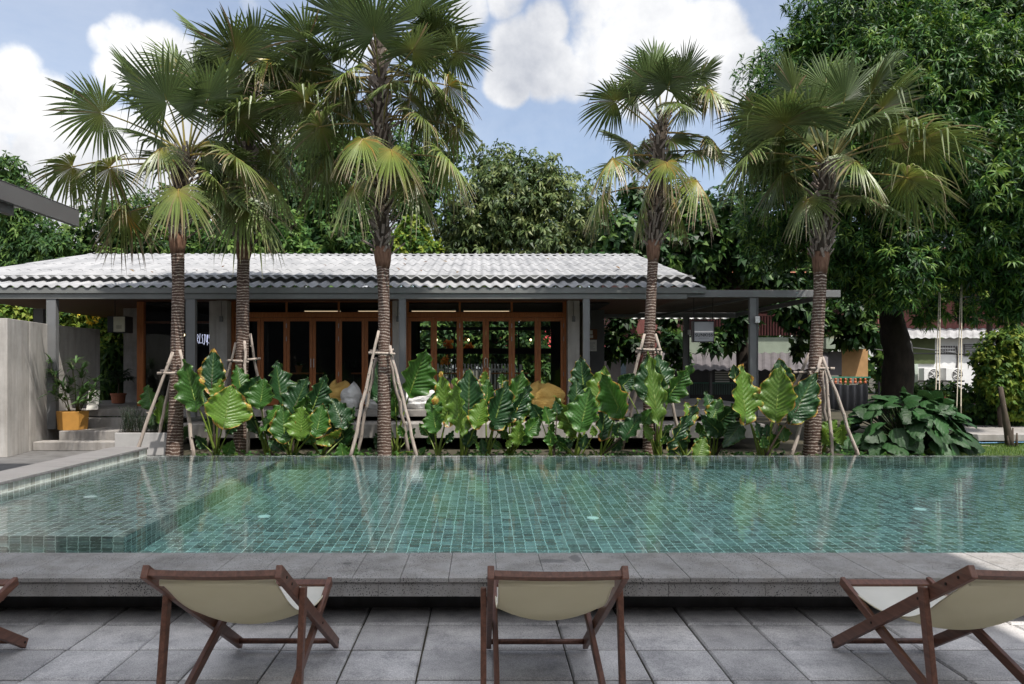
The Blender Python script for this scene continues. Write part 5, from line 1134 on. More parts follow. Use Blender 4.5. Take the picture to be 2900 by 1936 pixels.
plant('elephant ear with a folded tall leaf left of the wide yellow bean bag', 13.4, r4, (1040, 1480), [((1050, 1105), (1150, 750), .40, 0, .0, .1, .08), ((1090, 1100), (1215, 850), .26, 1, -.3, -.2), ((1110, 1340), (1130, 1150), .36, 2, -.4, -.3), ((1200, 1262), (1298, 1145), .45, 0, -.4, -.3), ((1145, 1350), (1180, 1270), .4, 0, -.3, -.3), ((1020, 1390), (1050, 1330), .4, 2, -.4, -.4)])
plant('small elephant ear with short fresh leaves under the wide yellow bean bag', 13.0, r4, (1390, 1480), [((1365, 1168), (1330, 1050), .6, 0, .0, .0), ((1290, 1145), (1220, 1030), .5, 1, .1, .1), ((1440, 1100), (1420, 1010), .5, 1, .1, .1)])
plant('elephant ear with a tall pale leaf before the right concrete pillar', 13.6, r5, (40, 1485), [((150, 890), (128, 658), .38, 1, .1, .2, .06), ((102, 1040), (88, 838), .42, 1, .0, .1), ((55, 1245), (-85, 985), .26, 2, -.3, -.2)])
plant('elephant ear with a broad ribbed leaf left of the palm at the pavilion end', 13.0, r5, (95, 1485), [((143, 1195), (208, 920), .46, 0, -.3, -.2), ((282, 1000), (332, 745), .42, 2, .2, .3), ((240, 1300), (225, 1230), .4, 2, -.2, -.2)])
plant('elephant ear with an orange scorched edge on its largest leaf', 13.1, r5, (290, 1485), [((440, 1080), (303, 796), .42, 0, -.3, -.2, .14), ((312, 1252), (352, 935), .26, 1, -.1, .0, .1), ((520, 1300), (625, 1130), .5, 1, -.4, -.3), ((430, 1290), (440, 1200), .5, 1, -.2, -.2)])
plant('dark stemmed elephant ear with upright leaves before the pergola', 13.1, r5, (760, 1485), [((702, 960), (680, 650), .38, 1, -.1, .0), ((748, 1080), (686, 622), .17, 2, -.5, -.4), ((800, 860), (755, 640), .45, 1, .2, .3), ((870, 962), (1055, 722), .32, 0, -.2, -.1), ((475, 905), (575, 805), .5, 1, .5, .5), ((660, 1190), (720, 1090), .5, 0, -.2, -.2), ((690, 1320), (650, 1210), .4, 2, -.3, -.3)])
plant('elephant ear with one long slanting narrow leaf', 13.0, r5, (985, 1485), [((908, 1325), (1112, 1012), .15, 1, -.4, -.3, .05), ((1040, 1170), (985, 1035), .42, 2, .0, .1, .2), ((1000, 1330), (960, 1200), .45, 1, -.1, -.1), ((930, 1400), (870, 1400), .5, 0, -.2, -.2), ((1100, 1475), (1152, 1325), .42, 2, -.4, -.3, .1)])
plant('spreading dark elephant ear between the scorched leaves and the pergola post', 13.4, r5, (1210, 1485), [((1202, 1100), (1150, 950), .42, 1, .2, .3), ((1222, 1165), (1282, 1003), .42, 0, .1, .2, .22), ((1270, 1205), (1450, 1040), .42, 1, -.1, .0), ((1258, 1275), (1115, 1140), .36, 1, -.2, -.2), ((1420, 1250), (1295, 1420), .34, 1, -.3, -.4), ((1150, 1370), (1120, 1290), .5, 1, -.2, -.2)])
plant('bright veined elephant ear with yellow edged tall leaves left of the rightmost palm', 13.0, r6, (470, 1485), [((316, 1100), (288, 728), .33, 2, -.2, -.1, .16), ((578, 1085), (612, 738), .42, 2, -.3, -.2, .06), ((620, 900), (600, 674), .40, 1, .2, .3, .2), ((742, 1110), (905, 795), .34, 1, -.1, .0, .05), ((240, 830), (225, 728), .45, 1, .3, .3, .1), ((640, 1330), (600, 1220), .5, 0, .2, .2, .1), ((560, 1380), (500, 1260), .5, 0, .3, .3)])
plant('fresh yellow green elephant ear between the rightmost palm and its stakes', 13.5, r6, (950, 1485), [((1110, 1265), (1125, 1400), .55, 2, -.2, -.4), ((960, 1290), (1018, 1392), .5, 2, -.3, -.5), ((1000, 1270), (1075, 1185), .5, 2, .0, .0), ((1120, 1240), (1190, 1190), .5, 0, .1, .1), ((940, 1230), (935, 1180), .4, 0, .2, .2)])
# ------------------------------------------------------------------ trees
def tree(name, label, cat, base, Yc, lobes, k, L, wr, n, spread, droop, pal, mat, bark, trunk_r, limbs=7, group=None, fill=.55, trunk_top=None, twig=True, seed=1, trunk_pts=None):
    """lobes: (px, py, dY, radius px); leaves grow in whorls near the skin of every lobe"""
    rg = random.Random(seed); root = thing(name, label, cat, base, group)
    C = []; A = []; areas = []
    L3 = [(at(px, py, Yc + dY), r_ * (Yc + dY) / F) for px, py, dY, r_ in lobes]
    tot = sum(r_ ** 2 for c, r_ in L3)
    for c, r_ in L3:
        m = max(8, int(n * r_ ** 2 / tot)); d = unit(rng.normal(0, 1, (m, 3))); rad = r_ * (1 - fill * rng.random((m, 1)) ** 1.6)
        lump = 1 + .13 * np.sin(d[:, :1] * 5 + c.x * 3) * np.cos(d[:, 2:] * 6 + c.z) + .10 * np.sin(d[:, 1:2] * 11 + c.z * 2)
        C.append(np.array(c) + d * rad * lump * np.array([1, .8, .95])); A.append(unit(d * .9 + rng.normal(0, .35, (m, 3)) + np.array([0, 0, .25])))
    C = np.concatenate(C); A = np.concatenate(A)
    V, Fc, Cc = leaf_cloud(C, A, k, L, wr, spread, droop, pal)
    np_mesh('crown', V, Fc, Cc, mat, root)
    t = MB(); base = Vector(base); top = Vector(trunk_top) if trunk_top is not None else Vector((base.x, base.y, L3[0][0].z - L3[0][1] * .2))
    if trunk_pts: tp = [Vector(q) for q in trunk_pts]
    else: tp = [base + Vector((0, 0, -.1)), base.lerp(top, .3) + Vector((rg.uniform(-.1, .1), 0, 0)), base.lerp(top, .65) + Vector((rg.uniform(-.15, .15), rg.uniform(-.1, .1), 0)), top]
    m = len(tp); fin = []; fr = []
    for i in range(m - 1):
        for q in range(5): fin.append(tp[i].lerp(tp[i + 1], q / 5)); fr.append(trunk_r * (1.25 - .55 * (i + q / 5) / (m - 1)))
    fin.append(tp[-1]); fr.append(trunk_r * .7); t.tube(fin, fr, 14, wob=.07); t.build('trunk', bark, root, smooth=True)
    t = MB(); big = sorted(range(len(L3)), key=lambda i: -L3[i][1])[:limbs]
    for i in big:
        c, r_ = L3[i]; s0 = tp[-1].lerp(tp[-2], rg.uniform(0, .5)); mid_ = s0.lerp(c, .5) + Vector((rg.uniform(-.3, .3), rg.uniform(-.3, .3), rg.uniform(-.2, .4)))
        t.tube([s0, s0.lerp(mid_, .6), mid_, mid_.lerp(c, .6), c], [trunk_r * .5, trunk_r * .42, trunk_r * .33, trunk_r * .22, trunk_r * .12], 7)
        for q in range(3):
            e_ = c + Vector((rg.uniform(-1, 1), rg.uniform(-1, 1), rg.uniform(-.6, .9))) * r_ * .8; t.tube([mid_.lerp(c, .5 + .2 * q), c.lerp(e_, .4), e_], [trunk_r * .17, trunk_r * .11, trunk_r * .04], 5)
    t.build('branch', bark, root, smooth=True)
    return root
MANGO = [(.010, .034, .010), (.020, .066, .014), (.036, .105, .018), (.065, .15, .022), (.13, .21, .03)]
mlobes = [(2430, 70, 0, 190), (2610, 0, .5, 225), (2810, 30, 0, 225), (2960, 120, -.5, 200), (2270, 255, .3, 170), (2350, 140, .5, 120), (2450, 250, -.4, 200), (2650, 230, -1, 220), (2850, 300, -1, 220), (2330, 470, .3, 190), (2550, 450, -.6, 215), (2780, 480, -1.2, 200),
          (2950, 510, -1.2, 180), (2240, 600, 1.5, 160), (2450, 630, .2, 180), (2640, 640, -.8, 180), (2860, 650, -1, 160), (2570, 755, -1.2, 100), (2400, 745, .2, 110), (2560, 830, -1.3, 50), (2490, 800, -.4, 70), (2760, 750, -.8, 70), (2900, 745, -1.0, 110), (2680, 860, -.5, 42), (2760, 880, -.6, 42), (2850, 870, -.8, 50), (2620, 880, -.4, 40), (2900, 830, -1, 70), (2180, 380, 2, 110)]
mb0 = at(2530, 1200, 17.0); mb0.z = -.02
tree('mango_tree', 'huge dark mango tree filling the upper right corner', 'tree', mb0, 16.5, mlobes, 9, .205, .09, 25000, 1.15, .34, MANGO, m_gloss, m_bark, .28, 9, trunk_top=at(2520, 720, 17.0), seed=3, fill=.5,
     trunk_pts=[mb0 + Vector((.05, 0, -.1)), at(2545, 1010, 17), at(2530, 930, 17), at(2520, 870, 17), at(2490, 720, 17)])
TROP = [(.014, .042, .012), (.030, .080, .018), (.060, .125, .026), (.11, .18, .036)]
BRIGHT = [(.025, .070, .012), (.060, .13, .018), (.13, .20, .025), (.22, .26, .035)]
OLIVE = [(.026, .052, .016), (.052, .090, .024), (.095, .14, .04), (.16, .19, .06)]
def bgtree(label, Yc, bx, lobes, pal, n, k=5, L=.34, wr=.22, spread=1.2, droop=.3, trunk_r=.25, mat=None, seed=1, fill=.6, bark=None, tt=None, cat='tree', name='garden_tree'):
    b0 = at(bx, 1100, Yc); b0.z = -.02
    tree(name, label, cat, b0, Yc, lobes, k, L, wr, n, spread, droop, pal, mat or m_leaf, bark or m_bark2, trunk_r, min(6, len(lobes)), seed=seed, fill=fill, trunk_top=tt)
bgtree('rounded olive green tree against the sky behind the middle of the roof', 33, 1500, [(1450, 560, 0, 130), (1520, 520, 0, 100), (1600, 600, 0, 130), (1400, 480, 1, 80), (1360, 600, 0, 120), (1530, 680, 0, 150), (1680, 680, 0, 110), (1340, 720, 0, 110), (1290, 640, 1, 80), (1630, 730, 0, 110), (1430, 690, 0, 120)], OLIVE, 5200, 7, .30, .17, 1.2, .55, seed=5, mat=m_gloss)
bgtree('dark feathery tree behind the roof between the second and the tallest palm', 30, 900, [(760, 600, 0, 120), (860, 560, 1, 120), (940, 640, 0, 110), (800, 720, 0, 110), (1010, 560, 1, 110), (1000, 680, 0, 90), (700, 700, 0, 100), (880, 720, 0, 80), (1180, 500, 0, 80), (1240, 450, 1, 70), (1100, 430, 1, 100), (960, 440, 1, 100), (820, 470, 1, 90), (730, 500, 1, 80), (900, 400, 1.5, 60), (1180, 560, 0, 90), (640, 560, .5, 80)], TROP, 5800, 6, .30, .20, 1.3, .35, seed=6, fill=.8, tt=at(900, 680, 30))
bgtree('tree with bright yellow green leaves just right of the tallest palm trunk', 27, 1150, [(1150, 700, 0, 50), (1195, 720, 0, 55), (1120, 745, 0, 60), (1210, 760, 0, 45), (1170, 650, 0, 35)], BRIGHT, 1300, 6, .26, .26, 1.2, .3, trunk_r=.10, seed=7)
bgtree('pale green leafy tree rising behind the roof right of the second palm', 26, 770, [(740, 580, 0, 60), (800, 660, 0, 70), (690, 640, 0, 70), (850, 730, 0, 60), (640, 700, 0, 80), (730, 730, 0, 60)], [(.02, .06, .012), (.04, .10, .02), (.08, .16, .03), (.14, .22, .05)], 1500, 6, .30, .24, 1.25, .2, trunk_r=.12, seed=8, fill=.9)
bgtree('loose light green tree with bare branches left of the leftmost palm', 27, 330, [(340, 620, 0, 110), (240, 670, 0, 110), (430, 700, 0, 110), (180, 740, 0, 90), (330, 740, 0, 100), (460, 600, 1, 80), (560, 650, 1, 100), (540, 740, 0, 90)], [(.018, .05, .012), (.035, .085, .018), (.07, .13, .026), (.12, .18, .04)], 2300, 6, .24, .22, 1.2, .3, trunk_r=.16, seed=9, fill=.95, bark=m_bark)
bgtree('dark leafy tree at the far left edge behind the wall', 25, 60, [(40, 640, 0, 90), (110, 720, 0, 100), (20, 760, 0, 110), (60, 560, 0, 60), (-20, 560, 0, 80), (30, 480, 0, 45), (160, 800, 0, 70), (20, 860, 0, 60)], TROP, 2600, 8, .24, .14, 1.2, .5, trunk_r=.16, seed=10)
bgtree('sunlit garden tree seen under the porch between the wall and the hanging box', 23, 270, [(220, 870, 0, 60), (290, 900, 0, 60), (330, 960, 0, 55), (250, 950, 0, 50), (200, 920, 1, 50), (320, 1060, 0, 50), (60, 880, 0, 45), (110, 890, 0, 40), (20, 880, 0, 40), (300, 1000, 0, 50), (240, 870, 0, 30)], BRIGHT, 1700, 6, .20, .26, 1.2, .3, trunk_r=.10, seed=11, tt=at(300, 880, 23))
bgtree('shrub of dark palm-like leaves behind the porch', 20.5, 300, [(300, 1080, 0, 45), (330, 1020, 0, 40), (290, 1120, 0, 40)], TROP, 420, 8, .40, .10, 1.2, .6, trunk_r=.05, seed=12, cat='shrub', name='garden_shrub')
BIGL = [(.008, .028, .008), (.018, .058, .014), (.040, .10, .02), (.09, .16, .03)]
bgtree('tree with large rounded leaves behind the pergola and the right end of the roof', 23, 2115, [(1760, 660, 0, 80), (1850, 730, 0, 90), (1960, 700, 0, 110), (2060, 640, 0, 120), (2150, 720, 0, 110), (1900, 620, 1, 110), (2200, 800, 0, 70), (1740, 740, 0, 70), (2000, 790, 0, 60), (2300, 800, 0, 60), (1790, 560, 1, 40), (1900, 960, -.5, 32), (1925, 1010, -.5, 32), (2060, 950, 0, 34), (1890, 900, 0, 34), (2240, 870, -1, 50), (2290, 900, -1, 60), (2420, 880, -1, 60), (2450, 930, -1, 45), (2400, 950, -1, 36), (1720, 970, 0, 45), (1760, 900, 0, 40), (1790, 980, 0, 36), (2100, 900, 0, 40), (2010, 975, -.3, 26), (2270, 990, -.5, 26)],
       BIGL, 3100, 6, .30, .25, 1.2, .3, trunk_r=.20, mat=m_gloss, seed=13, bark=m_bark, tt=at(2090, 870, 23), fill=.7)
bgtree('bush with lit yellow green leaves at the right edge', 17.5, 2840, [(2850, 990, 0, 65), (2800, 1020, 0, 50), (2890, 1040, 0, 70), (2830, 1080, 0, 60), (2880, 1120, .3, 70), (2790, 1070, 0, 30), (2870, 950, 0, 36)], BRIGHT, 1500, 6, .13, .28, 1.2, .4, trunk_r=.05, seed=14, cat='shrub', name='garden_shrub')
bgtree('dark creeper growing over the trellis at the right', 18.2, 2800, [(2780, 1140, 0, 60), (2850, 1180, 0, 60), (2720, 1120, 0, 36), (2890, 1210, 0, 60), (2640, 1100, 0, 26), (2580, 1110, 0, 26), (2690, 1105, 0, 24)], TROP, 1100, 6, .13, .28, 1.2, .4, trunk_r=.04, seed=15, cat='creeper', name='creeper')
bgtree('garden trees seen through the cafe doors', 27, 1400, [(1250, 960, 0, 60), (1330, 980, 0, 60), (1420, 960, 0, 60), (1500, 960, 0, 60), (1280, 880, 0, 60), (1400, 880, 0, 70), (1520, 890, 0, 60), (1460, 1050, 0, 50), (1540, 1050, 0, 50), (1220, 1050, 0, 40)], TROP, 1900, 6, .24, .24, 1.2, .3, trunk_r=.14, seed=16)
bgtree('olive tree under the far right branches of the mango tree', 25, 2800, [(2740, 780, 0, 80), (2830, 820, 0, 80), (2900, 880, 0, 70), (2660, 830, 0, 40), (2880, 760, 0, 90)], BRIGHT, 900, 6, .22, .24, 1.2, .3, trunk_r=.10, seed=17, fill=.9)
for i, (bx, Yc, lab) in enumerate(((-700, 42, 'far tree beyond the left wall'), (500, 44, 'far tree behind the light green one'), (1080, 46, 'far tree behind the tallest palm'), (1900, 44, 'far tree behind the round leaved one'), (2500, 46, 'far tree behind the mango tree'), (3200, 44, 'far tree beyond the white house'), (3800, 40, 'far tree at the outer right'), (-1500, 40, 'far tree at the outer left'))):
    bgtree(lab, Yc, bx, [(bx, 760, 0, 170), (bx - 150, 820, 0, 150), (bx + 160, 810, 0, 160), (bx - 60, 900, 0, 150), (bx + 90, 930, 0, 150), (bx - 260, 930, 0, 130), (bx + 270, 920, 0, 130), (bx, 1000, 0, 140)], TROP, 2000, 5, .5, .26, 1.2, .3, trunk_r=.3, seed=30 + i)
# yellow blossom on a branch by the porch
yb = at(278, 880, 22.5); C = np.array(yb) + rng.normal(0, .16, (60, 3)) * np.array([1.2, 1, 1.4]); V, Fc, Cc = leaf_cloud(C, unit(rng.normal(0, 1, (60, 3))), 4, .12, .4, 1.2, .3, [(.5, .36, .02), (.65, .5, .05)])
yt = thing('yellow_blossom', 'spray of yellow blossom hanging above the porch box sign', 'blossom', yb); np_mesh('blossom', V, Fc, Cc, m_leaf, yt); t = MB(); t.tube([yb + Vector((0, 0, -.3)), yb, yb + Vector((.3, .4, 1.2))], [.02, .03, .04], 6); t.build('twig', m_bark, yt)

# big philodendron mound at the right
ph0 = at(2570, 1291, 14.2); ph0.z = GND
m_philo = leafmat('philodendron_leaf', 0.5, 0.2, 0.3, veins=True)
pm = thing('philodendron', 'big mound of dark lobed leaves in the shade of the mango tree', 'plant', ph0)
def lobed_leaf(parent, base, sinus, dirv, nrm, L, seed):
    rg = np.random.default_rng(seed); m = unit(np.array(dirv)); n = unit(np.array(nrm) - m * np.dot(nrm, m)); s = np.cross(m, n); V = []; Fc = []; C = []
    nu, nv = 10, 16; c0 = np.array((.018, .052, .015)) * rg.uniform(.7, 1.8)
    for j in range(nv + 1):
        t = -.28 + 1.28 * j / nv; q = (t + .28) / 1.28
        w = .42 * L * math.sin(math.pi * q ** .8) ** .6 * (1 + .10 * math.sin(q * 26))
        for i in range(nu + 1):
            u = 2 * i / nu - 1; back = (1 - abs(u)) * t if t < 0 else 0; tt = t - back
            vein = math.sin((tt * 6 - abs(u) * 2.2) * 2 * math.pi * .8)
            p = np.array(sinus) + m * tt * L + s * u * w + n * (.12 * w * u * u + .012 * L * vein) + np.array([0, 0, -1]) * (.30 * L * max(0, tt) ** 2 + .12 * L * u * u)
            V.append(p); c_ = c0 * (1 + .2 * vein); C.append(c_ * .6 + np.array((.04, .08, .025)) * .4 if abs(u) < .1 else c_)
    for j in range(nv):
        for i in range(nu): a = j * (nu + 1) + i; Fc += [(a, a + 1, a + nu + 2), (a, a + nu + 2, a + nu + 1)]
    tb = MB(); b_, s_ = Vector(base), Vector(sinus); tb.tube([b_, b_.lerp(s_, .5) + Vector((0, 0, .12)), s_], [.018, .014, .010], 6); o_ = len(V)
    V += [np.array(v) for v in tb.v]; C += [np.array((.03, .05, .015))] * len(tb.v)
    for f in tb.f:
        for j in range(1, len(f) - 1): Fc.append((f[0] + o_, f[j] + o_, f[j + 1] + o_))
    np_mesh('leaf', np.array(V), np.array(Fc), np.array(C), m_philo, parent, True)
rg = random.Random(44)
for k in range(132):
    u = rg.uniform(-1, 1); el = math.asin(rg.uniform(.02, 1)); az = rg.uniform(math.pi * .95, math.pi * 2.05) if k % 4 else rg.uniform(0, math.pi)
    d = Vector((math.cos(az) * math.cos(el), math.sin(az) * math.cos(el), math.sin(el))); c = ph0 + Vector((d.x * .98 - .02, d.y * .75, .14 + d.z * .98))
    hd_ = Vector((d.x, d.y, 0)); hd_ = hd_.normalized() if hd_.length > .05 else Vector((0, -1, 0)); dirv = hd_ * .75 + Vector((rg.uniform(-.8, .8), rg.uniform(-.4, .4), -.45 + .6 * d.z + rg.uniform(-.55, .55)))
    lobed_leaf(pm, ph0 + Vector((d.x * .15, d.y * .15, 0)), c, dirv, d + Vector((rg.uniform(-.7, .7), -.2 + rg.uniform(-.4, .3), .35 + rg.uniform(-.3, .5))), rg.uniform(.22, .44), 900 + k)

# ground cover, lawn blades
def blades(name, label_kind, x0, x1, y0, y1, n, h, pal, z=-.02, w=.006):
    b = np.stack([rng.uniform(x0, x1, n), rng.uniform(y0, y1, n), np.full(n, z)], 1); d = unit(np.stack([rng.normal(0, .4, n), rng.normal(0, .4, n), np.ones(n)], 1)); ln = h * rng.uniform(.4, 1.3, (n, 1)); t = rng.uniform(0, 6.28, n); s = np.stack([np.cos(t), np.sin(t), np.zeros(n)], 1) * w
    V = np.stack([b - s, b + s, b + d * ln], 1).reshape(-1, 3); Fc = np.arange(3 * n).reshape(-1, 3); p = np.array(pal)[rng.integers(0, len(pal), n)]
    return tag(np_mesh(name, V, Fc, np.repeat(p, 3, 0), m_leaf), kind='stuff')
blades('grass', '', 8.3, 13.5, 12.35, 16.2, 16000, .075, [(.05, .11, .02), (.09, .16, .03), (.14, .20, .035)])
C = np.stack([rng.uniform(-5.2, 8.0, 900), rng.uniform(12.4, 13.6, 900), rng.uniform(-.01, .09, 900)], 1); V, Fc, Cc = leaf_cloud(C, unit(rng.normal(0, .5, (900, 3)) + np.array([0, 0, 1])), 5, .07, .35, 1.2, .2, [(.015, .05, .012), (.03, .09, .018), (.06, .13, .02)])
tag(np_mesh('ground_cover', V, Fc, Cc, m_leaf), kind='stuff')
lw_ = MB(); lw_.add([(8.2, 12.3, -.012), (20, 12.3, -.012), (20, 16.6, -.012), (8.2, 16.6, -.012)], [(0, 1, 2, 3)]); tag(lw_.build('lawn', M('lawn_turf', (.05, .085, .02), .95, .4, 6, .4, 40)), kind='structure')

# ------------------------------------------------------------------ right background: houses, trellis, swing
hY = 27.0
hs = thing('timber_house', 'old timber house with red balcony rail and pale green band behind the pergola', 'house', at(2150, 1100, hY))
def wbox(px0, px1, py0, py1, Yd, dep, name, mat, parent, bevel=0):
    a, b2 = at(px0, py1, Yd), at(px1, py0, Yd); q_ = MB(); q_.box(a.x, b2.x, Yd, Yd + dep, a.z, b2.z); return q_.build(name, mat, parent, bevel=bevel)
m_red = wood('red_brown_boards', (.13, .045, .04), (.24, .09, .08), 2, .8); m_green = M('pale_green_plaster', (.23, .27, .21), .8, .15, 2, .2, 30); m_tin = M('grey_tin', (.10, .09, .095), .6, .2, 3)
wbox(1690, 2500, 700, 948, hY + 2.2, .2, 'upper_wall', M('dark_red_wall', (.055, .022, .02), .85, .3, 3), hs); wbox(1690, 2330, 1000, 1200, hY + 2.4, .2, 'lower_wall', m_dark, hs)
wbox(1900, 2350, 955, 1000, hY, .25, 'floor_band', m_green, hs); wbox(2350, 2520, 940, 958, hY, .25, 'floor_band', M('pale_yellow_plaster', (.40, .38, .26), .8, .1, 2), hs)
wbox(2000, 2500, 888, 894, hY + .02, .06, 'rail', m_red, hs)
bal = MB()
for k in range(62):
    px = 2005 + k * 8; a, b2 = at(px, 950, hY + .05), at(px + 3.4, 894, hY + .05); bal.box(a.x, b2.x, hY + .03, hY + .07, a.z, b2.z)
bal.build('balustrade', m_red, hs)
q_ = MB(); n = 100; a0, a1, b0_, b1_ = at(1850, 1048, hY - 2.0), at(2345, 1046, hY - 2.0), at(1850, 1000, hY), at(2345, 998, hY)
for i in range(n):
    t0, t1 = i / n, (i + 1) / n; w0, w1 = .03 * math.sin(i * 1.3), .03 * math.sin((i + 1) * 1.3); q_.add([a0.lerp(a1, t0) + Vector((0, 0, w0)), a0.lerp(a1, t1) + Vector((0, 0, w1)), b0_.lerp(b1_, t1) + Vector((0, 0, w1)), b0_.lerp(b1_, t0) + Vector((0, 0, w0))], [(0, 1, 2, 3)])
q_.build('awning', m_tin, hs)
for px in (1870, 2010, 2180, 2330): wbox(px, px + 7, 1046, 1140, hY - 1.8, .1, 'awning_post', m_tin, hs)
wbox(1940, 2120, 1082, 1086, hY - 1.5, .05, 'rail', M('green_rail', (.05, .14, .10), .6, .1, 3), hs); bal = MB()
for k in range(36): px = 1942 + k * 5; a, b2 = at(px, 1117, hY - 1.5), at(px + 1.6, 1086, hY - 1.5); bal.box(a.x, b2.x, hY - 1.49, hY - 1.46, a.z, b2.z)
bal.build('balustrade', M('green_baluster', (.05, .10, .08), .6, .1, 3), hs)
lv = MB()
for k in range(5): a, b2 = at(2026, 1052 + 6.5 * k + 4, hY), at(2066, 1052 + 6.5 * k, hY); lv.box(a.x, b2.x, hY, hY + .04, a.z, b2.z)
lv.build('louvre', m_white, hs)
wbox(2345, 2384, 995, 1062, hY, .1, 'window', m_tin, hs); w_ = wbox(2384, 2458, 985, 1066, hY + .02, .1, 'shutter', M('ochre_blind', (.40, .23, .10), .8, .15, 3, .1, 60), hs); wbox(2340, 2470, 958, 987, hY - .6, .6, 'lintel', m_green, hs)
wbox(2345, 2466, 1066, 1070, hY - .8, .06, 'rail', M('teal_rail', (.04, .18, .12), .6, .1, 3), hs); bal = MB()
for k in range(8): c_ = at(2352 + k * 14, 1086, hY - .77); bal.lathe(c_, [(.04, 0), (.05, .05), (.03, .10), (.045, .16), (.03, .2)], 10)
bal.build('balustrade', M('orange_baluster', (.42, .12, .05), .6, .1, 3), hs)
wbox(1730, 1800, 905, 984, hY - 1, .2, 'wall', m_red, hs); wbox(1722, 1800, 984, 992, hY - 1.3, .4, 'ledge', m_white, hs); wbox(1700, 1756, 1014, 1075, hY - .9, .1, 'door', M('pink_white_boards', (.42, .36, .34), .8, .15, 4), hs); wbox(1760, 1773, 1008, 1070, hY - 1.2, .15, 'column', M('pale_blue_paint', (.30, .38, .46), .7, .1, 4), hs); wbox(1774, 1810, 1006, 1022, hY - 1.1, .08, 'sign', m_white, hs); wbox(1800, 1870, 905, 1060, hY - .4, .2, 'wall', m_red, hs)
rfm = MB(); a, b2 = at(1650, 700, hY - 1), at(2560, 700, hY - 1); c_ = at(1650, 560, hY + 5); rfm.add([(a.x + 5, hY - 1, 4.9), (b2.x, hY - 1, 4.9), (b2.x, hY + 4, 5.6), (a.x + 5, hY + 4, 5.6)], [(0, 1, 2, 3)]); rfm.build('roof', m_terra, hs)
# cloth on a line
cl0, cl1 = at(2342, 1082, 19.0), at(2456, 1086, 19.0); q_ = MB(); n = 40
for i in range(n + 1):
    t = i / n; p_ = cl0.lerp(cl1, t) - Vector((0, 0, .05 * math.sin(math.pi * t)))
    for zz_ in (0, -.33, -.66): q_.v.append((p_.x, p_.y + .03 * math.sin(i * .9) * (1 - zz_), p_.z + zz_)); q_.c.append(None)
for i in range(n):
    for j in range(2): a = i * 3 + j; q_.f.append((a, a + 3, a + 4, a + 1))
ct = thing('hanging_cloth', 'grey cloth hung on a line behind the rightmost palm', 'cloth', cl0); o = q_.build('cloth', M('grey_cloth', (.16, .155, .16), .9, .15, 3, .2, 60), ct, smooth=True); so = o.modifiers.new('thick', 'SOLIDIFY'); so.thickness = .004
q_ = MB(); q_.tube([cl0 - Vector((.3, 0, 0)), cl1 + Vector((.3, 0, 0))], .006, 5)
for c_ in (cl0 - Vector((.3, 0, 0)), cl1 + Vector((.3, 0, 0))): q_.tube([(c_.x, c_.y, -.05), (c_.x, c_.y, c_.z + .05)], .025, 7)
q_.build('line', m_tin, ct)
# white house with air conditioners
wY = 30.0
wh = thing('white_house', 'white rendered house with a tin eave behind the mango trunk', 'house', at(2700, 1140, wY))
m_render = M('aged_white_render', (.58, .58, .58), .85, .15, 1.2, .2, 20, (1, 1, .5), 0, .2, (.74, .74, .73))
wbox(2572, 2960, 957, 1240, wY, .3, 'wall', m_render, wh); wbox(2572, 2648, 958, 1030, wY - .05, .05, 'blind', M('olive_blind', (.07, .09, .035), .8, .15, 3), wh); wbox(2540, 2600, 1030, 1240, wY - .12, .1, 'wall', M('pale_mint_wall', (.42, .48, .42), .85, .1, 2), wh)
q_ = MB(); n = 80; a0, a1 = at(2545, 957, wY - .42), at(2960, 955, wY - .42); b0_, b1_ = at(2545, 930, wY + .3), at(2960, 930, wY + .3)
for i in range(n):
    t0, t1 = i / n, (i + 1) / n; w0, w1 = .025 * math.sin(i * 1.4), .025 * math.sin((i + 1) * 1.4); q_.add([a0.lerp(a1, t0) + Vector((0, 0, w0)), a0.lerp(a1, t1) + Vector((0, 0, w1)), b0_.lerp(b1_, t1) + Vector((0, 0, w1)), b0_.lerp(b1_, t0) + Vector((0, 0, w0))], [(0, 1, 2, 3)])
q_.build('eave', M('bright_tin', (.30, .30, .305), .5, .25, 3), wh)
wbox(2550, 2960, 700, 930, wY + .4, .3, 'upper_wall', m_red, wh)
f_ = wbox(2730, 2777, 974, 1008, wY - .04, .04, 'window', m_tin, wh); lv = MB()
for k in range(6): a, b2 = at(2733, 980 + 5 * k, wY - .06), at(2774, 977 + 5 * k, wY - .06); lv.box(a.x, b2.x, wY - .06, wY - .045, a.z, b2.z)
lv.build('slat', M('grey_slat', (.30, .30, .30), .6, .1, 3), f_)
for j in range(3):
    lv = MB()
    for k in range(6): a, b2 = at(2665 + 7 * k, 984 + 9 * j, wY - .02), at(2670 + 7 * k, 979 + 9 * j, wY - .02); lv.box(a.x, b2.x, wY - .012, wY - .002, a.z, b2.z)
    lv.build('vent', m_tin, wh)
lv = MB(); a = at(2708, 980, wY); b2 = at(2706, 1060, wY); lv.tube([a + Vector((0, -.03, 0)), a.lerp(b2, .5) + Vector((.06, -.03, 0)), b2 + Vector((0, -.03, 0))], .035, 6); lv.build('pipe', m_tin, wh)
rfm = MB(); a, b2 = at(2540, 700, wY), at(3000, 700, wY); rfm.add([(a.x, wY - .8, 5.4), (b2.x, wY - .8, 5.4), (b2.x, wY + 4, 6.6), (a.x, wY + 4, 6.6)], [(0, 1, 2, 3)]); rfm.build('roof', M('orange_tile', (.40, .16, .08), .8, .2, 4), wh)
